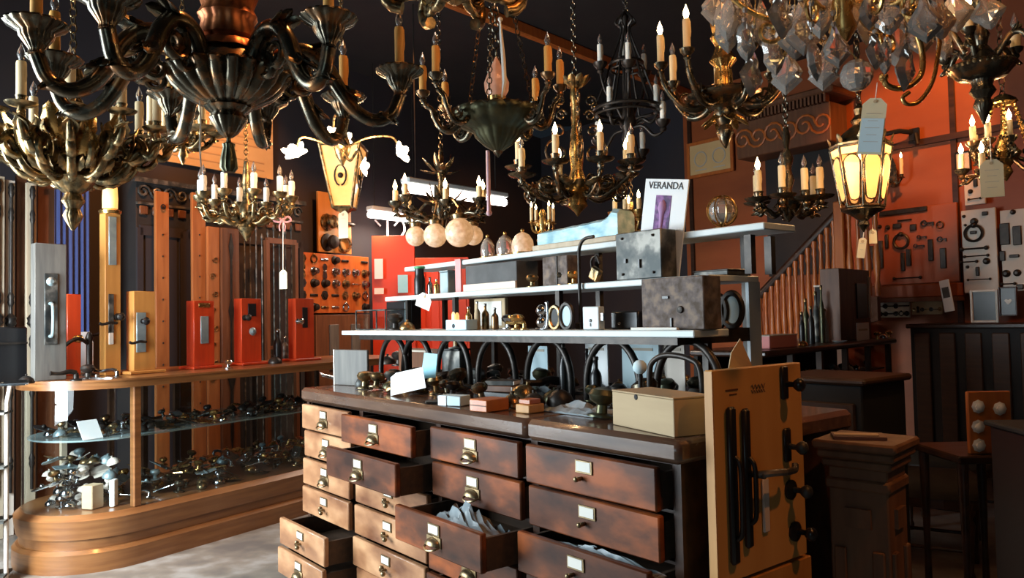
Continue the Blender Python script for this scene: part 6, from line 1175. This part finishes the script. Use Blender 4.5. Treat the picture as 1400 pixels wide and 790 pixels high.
# wall sconce
t = thing('wall_sconce', 'two-armed candle sconce on the orange wall beside the bronze lantern', 'sconce', onright(1222, 250, .05), WRZ); mb = MB(); mb.lathe([(.05, 0), (.045, .01), (.02, .02)], n=14, M=Matrix.Rotation(pi/2, 4, 'X')); mb.prism([(-.04, .02), (.04, .02), (.03, .18), (0, .26), (-.03, .18)], .015, Matrix.Translation((0, -.015, 0))); mb.build('back_plate', W['bronze'], t, 40)
for sg in (-1, 1):
    mb = MB(); mb.tube(bez([(0, -.02, 0), (sg*.07, -.10, -.05), (sg*.14, -.13, .01)], 6), .010, 8); mb.lathe([(.01, 0), (.035, .01), (.018, .02), (.018, .045)], (sg*.14, -.13, .01), 12); mb.build('arm', W['bronze'], t, 50); cdl = candle_mb(1, .17, .017).build('candle', W['candle'], t, 50, loc=(sg*.14, -.13, .05)); flame_mb(1, .015).build('flame_bulb', W['flame'] if sg > 0 else W['bulb_off'], cdl, 60, loc=(0, 0, .17))
# hardware boards
def bigboard(label, x0, x1, yt, yb, off, m, parts_, mk='iron'):
    p0, n, ex, rz = FR(off); a = PL(x0, yt, p0, n); b = PL(x1, yt, p0, n); w_ = abs((b-a).dot(ex)); xm = (x0+x1)/2; c = PL(xm, yt, p0, n); zb = PL(xm, yb, p0, n).z; h_ = c.z-zb
    t = thing('hardware_display_board', label, 'display board', (c.x, c.y, zb), rz); mb = MB(); mb.box((0, 0, h_/2), (w_, .03, h_), bev=.004); mb.build('panel', W[m], t)
    sp = w_/(x1-x0)
    for k, x, y, sw, sh in parts_:
        q = PL(x, y, p0, n); lx = -(q-c).dot(CU); lz = q.z-zb; ww, hh = sw*sp, sh*sp; mb = MB(); F_ = Matrix.Translation((lx, -.017, lz)) @ Matrix.Rotation(pi/2, 4, 'X')
        if k == 'bar': mb.box((lx, -.025, lz), (ww, .02, hh), bev=.006); nm = 'bar_plate'
        elif k == 'ring': mb.torus((lx, -.035, lz), ww/2, ww*.09, 24, 6, Matrix.Rotation(pi/2, 4, 'X')); mb.ball((lx, -.035, lz+ww*.5), ww*.18, 10); nm = 'door_knocker'
        elif k == 'dbl': mb.tube([(lx-ww/2, -.03, lz), (lx+ww/2, -.03, lz)], hh*.22, 6); mb.ball((lx-ww/2, -.03, lz), hh*.5, 8); mb.ball((lx+ww/2, -.03, lz), hh*.5, 8); nm = 'double_knob_bar'
        elif k == 'key': mb.torus((lx-ww*.3, -.03, lz), hh*.4, hh*.12, 16, 5, Matrix.Rotation(pi/2, 4, 'X')); mb.box((lx+ww*.1, -.03, lz), (ww*.7, .015, hh*.22)); mb.box((lx+ww*.4, -.03, lz-hh*.25), (ww*.12, .015, hh*.4)); nm = 'iron_key'
        else: mb.T = F_; mb.lathe([(ww/2, 0), (ww/2, .01), (ww*.3, .02), (ww*.2, .035)], n=14); nm = 'rose'
        mb.build(nm, W[mk], t, 40)
    return t
bigboard('wide brown wall board with dark plates, keys and a round knocker, under the sconce', 1186, 1306, 284, 388, .08, 'wall_wood', [('bar', 1236, 289, 66, 7), ('dot', 1204, 310, 6, 6), ('dot', 1215, 311, 7, 7), ('bar', 1228, 309, 12, 7), ('bar', 1250, 311, 9, 9), ('key', 1270, 305, 18, 9), ('ring', 1287, 308, 9, 9), ('ring', 1234, 330, 20, 20),
    ('bar', 1192, 352, 9, 34), ('bar', 1205, 348, 9, 40), ('bar', 1214, 330, 5, 20), ('bar', 1236, 358, 6, 26), ('bar', 1244, 352, 7, 24), ('bar', 1274, 342, 7, 30), ('bar', 1291, 353, 8, 28), ('key', 1258, 336, 16, 6), ('key', 1290, 327, 12, 8), ('key', 1262, 324, 14, 6), ('dbl', 1242, 380, 36, 5), ('bar', 1238, 301, 20, 2)])
bigboard('pale narrow board with a large black ring knocker and knob bars', 1314, 1361, 286, 400, .12, 'white_board', [('ring', 1333, 319, 24, 26), ('dot', 1333, 303, 11, 11), ('bar', 1332, 318, 9, 5), ('dbl', 1333, 340, 34, 7), ('dbl', 1336, 350, 32, 5), ('dbl', 1326, 358, 22, 5), ('dot', 1350, 357, 10, 10), ('dot', 1319, 296, 5, 5), ('dot', 1321, 308, 4, 4), ('bar', 1338, 371, 5, 14), ('dot', 1324, 365, 5, 5), ('bar', 1348, 292, 8, 6), ('dbl', 1340, 382, 30, 4)])
bigboard('second pale board crowded with hinges and black roses at the frame side', 1367, 1412, 286, 398, .12, 'white_board', [('bar', 1375, 320, 14, 34), ('bar', 1392, 322, 12, 30), ('dot', 1377, 374, 12, 12), ('dot', 1392, 373, 11, 11), ('bar', 1372, 350, 8, 16), ('bar', 1388, 350, 14, 5), ('dot', 1386, 290, 8, 8), ('bar', 1396, 392, 10, 8), ('dbl', 1380, 388, 18, 5)])
bigboard('pale strip board with a column of small fittings above the boards', 1318, 1346, 238, 280, .12, 'white_board', [('dot', 1324, 244, 6, 6), ('bar', 1335, 250, 6, 12), ('dot', 1328, 262, 7, 7), ('dbl', 1334, 272, 16, 4)])
# picture rail shelf under the board
p0, n, ex, rz = FR(.14); a = PL(1192, 398, p0, n); b = PL(1316, 398, p0, n); t = thing('wall_ledge', 'reddish brown wooden ledge running under the wide hardware board', 'shelf', ((a+b)/2), WRZ); wl_ = (b-a).length; mb = MB(); mb.box((0, 0, 0), (wl_, .20, .13), bev=.01); mb.build('ledge', W['wall_wood'], t); mb = MB(); mb.box((0, -.02, -.085), (wl_, .16, .04)); mb.build('moulding', W['brown_wood'], t)
hwboard('hardware_display_board', 'row of small black latches on a cream card below the ledge', 1193, 1243, 403, 434, FR, .10, 'card', 12, (7, 3), ('iron', 'black'), 1.3)
hwboard('hardware_display_board', 'row of small brass fittings on a tan card beside the black latches', 1246, 1288, 402, 430, FR, .10, 'carton', 13, (7, 2), ('old_brass', 'iron'), 1.3)
t, w_, h_ = box1('leaflet', 'white folded leaflet tilted against the wall on the dark cupboard', 'leaflet', 1290, 1304, 394, FR, .45, 1.40, .012, 'paper', h=.30); t.rotation_euler.y = -.18; t.rotation_euler.x = -.1
mb = MB(); mb.box((0, -.008, .18), (.06, .002, .10)); mb.build('picture', W['grey_cloth'], t)
# ---------------------------------------------------------------- back cupboard along the wall and the long counter
t, w_, h_ = box1('back_cupboard', 'long black panelled cupboard below the hardware boards', 'cupboard', 1244, 1470, 436, FR, .62, 0, .5, 'dark', h=1.25)
mb = MB(); mb.box((0, 0, 1.25+.02), (w_+.06, .56, .04), bev=.008); mb.build('worktop', W['walnut_dark'], t)
for k in range(6): mb = MB(); x = -w_/2+w_*(k+.5)/6; mb.box((x, -.26, .66), (w_/6-.08, .02, 1.1), bev=.008); d = mb.build('door', W['oak_dark'], t); mb = MB(); mb.ball((w_/16, -.28, .75), .018, 8); 
Ck0 = Z(1046, 480, 1.18); Ck1 = Z(1250, 460, 1.18); kd = (Ck1-Ck0).normalized(); kl = (Ck1-Ck0).length - .55; kz = atan2(kd.y, kd.x); kn = V((-kd.y, kd.x, 0))

ck = thing('long_counter', 'dark wooden sales counter with a glass front full of small fittings, below the stairs', 'counter', (Ck0.x, Ck0.y, 0), kz)
mb = MB(); mb.box((kl/2, .26, 1.16), (kl+.04, .56, .04), bev=.012); mb.build('worktop', W['walnut_dark'], ck, 40); mb = MB(); mb.box((kl/2, .30, .25), (kl, .46, .5)); mb.build('base', W['dark'], ck)
mb = MB(); mb.box((kl/2, .50, .82), (kl, .03, .64)); mb.build('back_board', W['dark'], ck)
for z_ in (.52, .72, .93): mb = MB(); mb.box((kl/2, .28, z_), (kl-.02, .40, .012)); mb.build('inner_shelf', W['oak_dark'], ck)
for k in range(6): mb = MB(); mb.box((kl*k/5, .05, .83), (.035, .04, .64)); mb.build('front_post', W['oak_dark'], ck)
rk = random.Random(4)
for z_ in (.527, .727, .937):
    for k in range(22):
        kk = rk.choice(['knob', 'bell', 'plate']); mk = rk.choice(['chrome', 'brass', 'tin', 'white_board', 'iron', 'iron']); o = hardware(kk, mk); x = .06+(kl-.12)*(k+.5)/22; p = V((Ck0.x, Ck0.y, 0)) + kd*x + kn*rk.uniform(.16, .26)
        rot = Matrix.Rotation(rk.uniform(0, 6), 4, 'Z'); o.rotation_euler = rot.to_euler(); o.location = (p.x, p.y, z_); nm = {'knob': 'round door knob', 'bell': 'domed bell push', 'plate': 'ornate door plate'}[kk]
        tag(o, '%s %s on the shelves inside the dark counter by the stairs' % (MD[mk], nm), {'knob': 'door knob', 'bell': 'bell', 'plate': 'door plate'}[kk], '%s %ss in the dark counter' % (MD[mk], nm))
def onk(x, off): p = PL(x, 470, V((Ck0.x, Ck0.y, 0))+kn*off, kn); return V((p.x, p.y, 1.181))
def kbox(name, label, cat, x0, x1, yt, off, dep, m, bev=.004, rx=0): 
    return box1(name, label, cat, x0, x1, yt, lambda o: (V((Ck0.x, Ck0.y, 0))+kn*o, kn, kd, kz), off, 1.181, dep, m, bev, rx=rx)
t, w_, h_ = kbox('pink_box', 'flat pink box on the near end of the dark counter', 'box', 1052, 1090, 458, .10, .14, 'ribbon'); mb = MB(); mb.box((0, 0, h_), (w_*1.02, .145, .006)); mb.build('lid', W['white_board'], t)
for i, (x, off, h_, r_, mk, lb) in enumerate([(1097, .2, .24, .022, 'black', 'dark bottle first in the cluster behind the pink box'), (1103, .3, .34, .026, 'green_bronze', 'tall green bottle in the cluster behind the pink box'), (1110, .2, .28, .024, 'black', 'black bottle in the middle of the cluster'), (1117, .32, .40, .028, 'old_iron', 'tallest grey bottle of the cluster by the stair foot'), (1125, .2, .44, .020, 'green_bronze', 'slender green-grey bottle next to the tallest one'), (1128, .2, .26, .03, 'tin', 'stout pale metal bottle at the end of the cluster')]): bottle(onk(x, off), h_, r_, mk, lb, .4, 'old_brass')
t, w_, h_ = kbox('upright_case', 'reddish upright case with a tall black lock plate on the dark counter', 'case', 1147, 1188, 368, .18, .16, 'brown_wood'); mb = MB(); mb.box((w_*.18, -.085, h_*.55), (w_*.34, .012, h_*.5), bev=.003); mb.build('black_plate', W['black'], t); mb = MB(); mb.box((w_*.46, -.084, h_*.6), (w_*.05, .012, h_*.6)); mb.build('pale_strip', W['white_board'], t)
t, w_, h_ = kbox('upright_case', 'narrow dark upright case with a pale cap behind the bottles', 'case', 1126, 1142, 392, .44, .08, 'dark'); mb = MB(); mb.box((0, 0, h_+.006), (w_*1.1, .09, .014)); mb.build('cap', W['white_board'], t)
t, w_, h_ = kbox('price_card', 'bright white price card in front of the reddish upright case', 'card', 1171, 1188, 441, .08, .004, 'paper'); mb = MB(); mb.box((0, -.003, h_*.6), (w_*.7, .001, h_*.1)); mb.build('writing', W['pale_ink'], t)
t = thing('white_saucer', 'small white saucer on the dark counter near the bottles', 'saucer', onk(1148, .08), 0); mb = MB(); mb.lathe([(.03, 0), (.055, .012), (.058, .016), (.03, .008)], n=20); mb.build('dish', W['paper'], t, 50)
for i, (x, k, mk, lb) in enumerate([(1200, 'knob', 'brass', 'brass knob on the far part of the dark counter'), (1208, 'bell', 'chrome', 'silvery bell push on the far part of the dark counter'), (1216, 'knob', 'brass', 'yellow knob furthest along the dark counter'), (1098, 'bell', 'brass', 'brass bell push at the bottles')]): smallhw(k, mk, onk(x, .08), i, lb, 'hardware', 1.0)
# ---------------------------------------------------------------- chairs, pedestal, dark cabinet
def chair(label, x, y, d, rz, src=None):
    loc = P(x, y, d); loc.z = 0
    if src: return dup(src, loc, rz, label)
    t = thing('upholstered_stool', label, 'stool', loc, rz); R_ = .27
    mb = MB(); out = [(-.24, -.22), (.24, -.22), (.27, -.05), (.25, .2), (.0, .26), (-.25, .2), (-.27, -.05)]; q = bez([(x_, y_, 0) for x_, y_ in out]+[(out[0][0], out[0][1], 0)], 3)[:-1]
    n_ = len(q); rings = [(1.0, .43), (1.03, .46), (1.0, .49), (.85, .515), (.5, .53), (.1, .535)]; vs = [(p_.x*f, p_.y*f, z_) for f, z_ in rings for p_ in q]
    mb.add(vs, [(j*n_+k, j*n_+(k+1) % n_, (j+1)*n_+(k+1) % n_, (j+1)*n_+k) for j in range(len(rings)-1) for k in range(n_)] + [tuple(range(n_)), tuple(range((len(rings)-1)*n_, len(rings)*n_))]); mb.build('seat', W['dark_velvet'], t, 60)
    mb = MB(); mb.add([(p_.x*.98, p_.y*.98, z_) for z_ in (.38, .43) for p_ in q], [(k, (k+1) % n_, (k+1) % n_+n_, k+n_) for k in range(n_)]+[tuple(range(n_)), tuple(range(n_, 2*n_))]); mb.build('seat_rail', W['walnut_dark'], t)
    for x_, y_ in ((-.22, -.19), (.22, -.19)): mb = MB(); mb.lathe([(.016, 0), (.022, .04), (.014, .06), (.020, .2), (.028, .3), (.016, .33), (.03, .36), (.03, .40)], (x_, y_, 0), 12); mb.build('leg', W['walnut_dark'], t, 50)
    for x_, y_ in ((-.20, .19), (.20, .19)): mb = MB(); mb.lathe([(.016, 0), (.022, .04), (.014, .06), (.020, .2), (.028, .3), (.016, .33), (.03, .36), (.03, .40)], (x_, y_, 0), 12); mb.build('leg', W['walnut_dark'], t, 50)
    for y_ in (-.19, .19): mb = MB(); mb.cyl((-.21, y_, .16), (.21, y_, .16), .010); mb.build('stretcher', W['walnut_dark'], t, 50)
    return t
ch = chair('dark velvet stool with turned legs between the wooden pedestal and the black cabinet', 1268, 700, 4.3, 2.6)
chair('dark velvet stool standing further back, close to the black cupboard', 1300, 650, 5.05, 2.4, ch)
# pedestal
W['pedestal_oak'] = mat('pedestal_oak', (.20, .10, .05), (.10, .048, .024), .6, 0, 4, (6, 6, 1), .15)
ptz = P(1150, 602, 2.05).z
pd = thing('wooden_pedestal', 'square oak pedestal with moulded cap holding old papers, near the maple board', 'pedestal', (P(1166, 600, 2.10).x+.03, 2.09, 0), CRZ+.15)
pw = .150; mb = MB(); mb.box((0, 0, ptz/2-.035), (pw, pw, ptz-.07), bev=.004); mb.build('shaft', W['pedestal_oak'], pd)
for z_, w2, h2 in ((ptz-.012, 1.42, .024), (ptz-.036, 1.30, .024), (ptz-.060, 1.18, .024), (ptz-.115, 1.10, .03), (.06, 1.4, .12)): mb = MB(); mb.box((0, 0, z_), (pw*w2, pw*w2, h2), bev=.006); mb.build('moulding', W['pedestal_oak'], pd, 40)
for k in range(2):
    mb = MB()
    if k == 0: 
        for sx in (-1, 1): mb.box((sx*pw*.32, -pw/2-.004, ptz/2-.1), (pw*.2, .012, ptz-.36), bev=.003)
        mb.box((0, -pw/2-.004, ptz-.2), (pw*.44, .012, .05))
    else:
        for sx in (-1, 1): mb.box((pw/2+.004, sx*pw*.32, ptz/2-.1), (.012, pw*.2, ptz-.36), bev=.003)
        mb.box((pw/2+.004, 0, ptz-.2), (.012, pw*.44, .05))
    mb.build('panel_frame', W['pedestal_oak'], pd)
mb = MB(); mb.tube([(pw/2+.03, -.05, ptz-.42), (pw/2+.035, .05, ptz-.40)], .007, 8); mb.cyl((pw/2, 0, ptz-.41), (pw/2+.03, 0, ptz-.41), .006); mb.build('chrome_catch', W['chrome'], pd, 40)
mb = MB(); mb.box((0, 0, .004), (.13, .09, .008), rz=.2); o = mb.build('old_magazine', W['brown_wood'], None, None, (pd.location.x-.02, pd.location.y, ptz+.0005), (0, 0, -.5)); tag(o, 'worn brown magazine lying on the oak pedestal cap', 'magazine')
mb = MB(); mb.box((0, 0, .0015), (.11, .035, .003)); o = mb.build('pale_envelope', W['carton'], None, None, (pd.location.x-.03, pd.location.y-.01, ptz+.009), (0, 0, -.3)); tag(o, 'pale envelope on the worn magazine on the oak pedestal', 'envelope')
# brown chest of drawers behind the board
t = thing('brown_dresser', 'dark brown low dresser behind the maple board and the pedestal', 'dresser', (P(1150, 600, 3.6).x, 3.6, 0), CRZ); mb = MB(); mb.box((0, 0, .55), (.42, .40, 1.1), bev=.006); mb.build('body', W['dark'], t); mb = MB(); mb.box((0, 0, 1.115), (.47, .45, .03), bev=.01); mb.build('top_board', W['oak_dark'], t)
for k in range(4): mb = MB(); mb.box((0, -.205, .16+k*.25), (.36, .02, .22), bev=.006); d = mb.build('drawer', W['oak_dark'], t); mb = MB(); mb.ball((0, -.225, .16+k*.25), .014, 8); mb.build('knob', W['old_brass'], d, 50)
# board of white rosettes leaning by the black cabinet
c = P(1352, 580, 3.0); s_ = 3.0/FPX; rw, rh = 58*s_, 84*s_; zb = P(1352, 620, 3.0).z
tb = thing('side_table', 'dark little side table carrying the rosette board', 'table', (c.x, c.y+.12, 0), 0); mb = MB(); mb.box((0, 0, zb-.015), (.30, .34, .03), bev=.006); mb.build('tabletop', W['walnut_dark'], tb)
for sx in (-1, 1):
    for sy in (-1, 1): mb = MB(); mb.lathe([(.012, 0), (.018, .1), (.012, zb*.5), (.02, zb-.03)], (sx*.12, sy*.14, 0), 10); mb.build('leg', W['walnut_dark'], tb, 50)
t = thing('rosette_board', 'red-brown board with white porcelain rosettes behind the black cabinet', 'display board', (c.x, c.y, zb+.001), 0); mb = MB(); mb.box((0, 0, rh/2), (rw, .02, rh), bev=.003); mb.build('board', W['orange_wood'], t)
for x, z_ in ((-.28, .72), (.22, .68), (-.30, .40), (.2, .36), (-.3, .1), (.22, .08)):
    mb = MB(); mb.lathe([(.022, 0), (.024, .004), (.014, .008), (.016, .018), (.006, .024)], n=16, fl=8, fa=.12, M=Matrix.Translation((x*rw, -.010, z_*rh+.01)) @ Matrix.Rotation(pi/2, 4, 'X')); mb.build('rosette', W['white_board'], t, 50)
bc = thing('black_cabinet', 'plain black cabinet at the near end of the room beside the velvet stools', 'cabinet', (1.81, 2.42, 0), -.1); bz = P(1352, 605, 2.3).z; mb = MB(); mb.box((0, 0, bz/2), (.42, .4, bz), bev=.006); mb.build('body', W['black'], bc); mb = MB(); mb.box((0, 0, bz+.008), (.45, .43, .018), bev=.005); mb.build('top_board', W['dark'], bc)
for k in (-1, 1): mb = MB(); mb.box((k*.10, -.205, bz/2), (.185, .012, bz-.1), bev=.004); d = mb.build('door', W['dark'], bc); mb = MB(); mb.ball((k*.03, -.22, bz*.6), .010, 8); mb.build('knob', W['old_iron'], d, 50)
t = thing('cast_iron_ornament', 'black cast iron leafy ornament on top of the black cabinet', 'ornament', (bc.location.x-.03, bc.location.y-.02, bz+.0175), 0); mb = MB()
mb.lathe([(.09, 0), (.085, .02), (.05, .035), (.04, .06)], n=16)
mb.build('base', W['iron'], t, 50); mb = MB()
for k in range(12): leaf_mb(mb, Matrix.Rotation(2*pi*k/12, 4, 'Z') @ Matrix.Translation((.02, 0, .05+.02*(k % 2))) @ Matrix.Rotation(-.7-.3*(k % 2), 4, 'Y'), .12, .06, .4)
mb.build('foliage', W['iron'], t, 50)
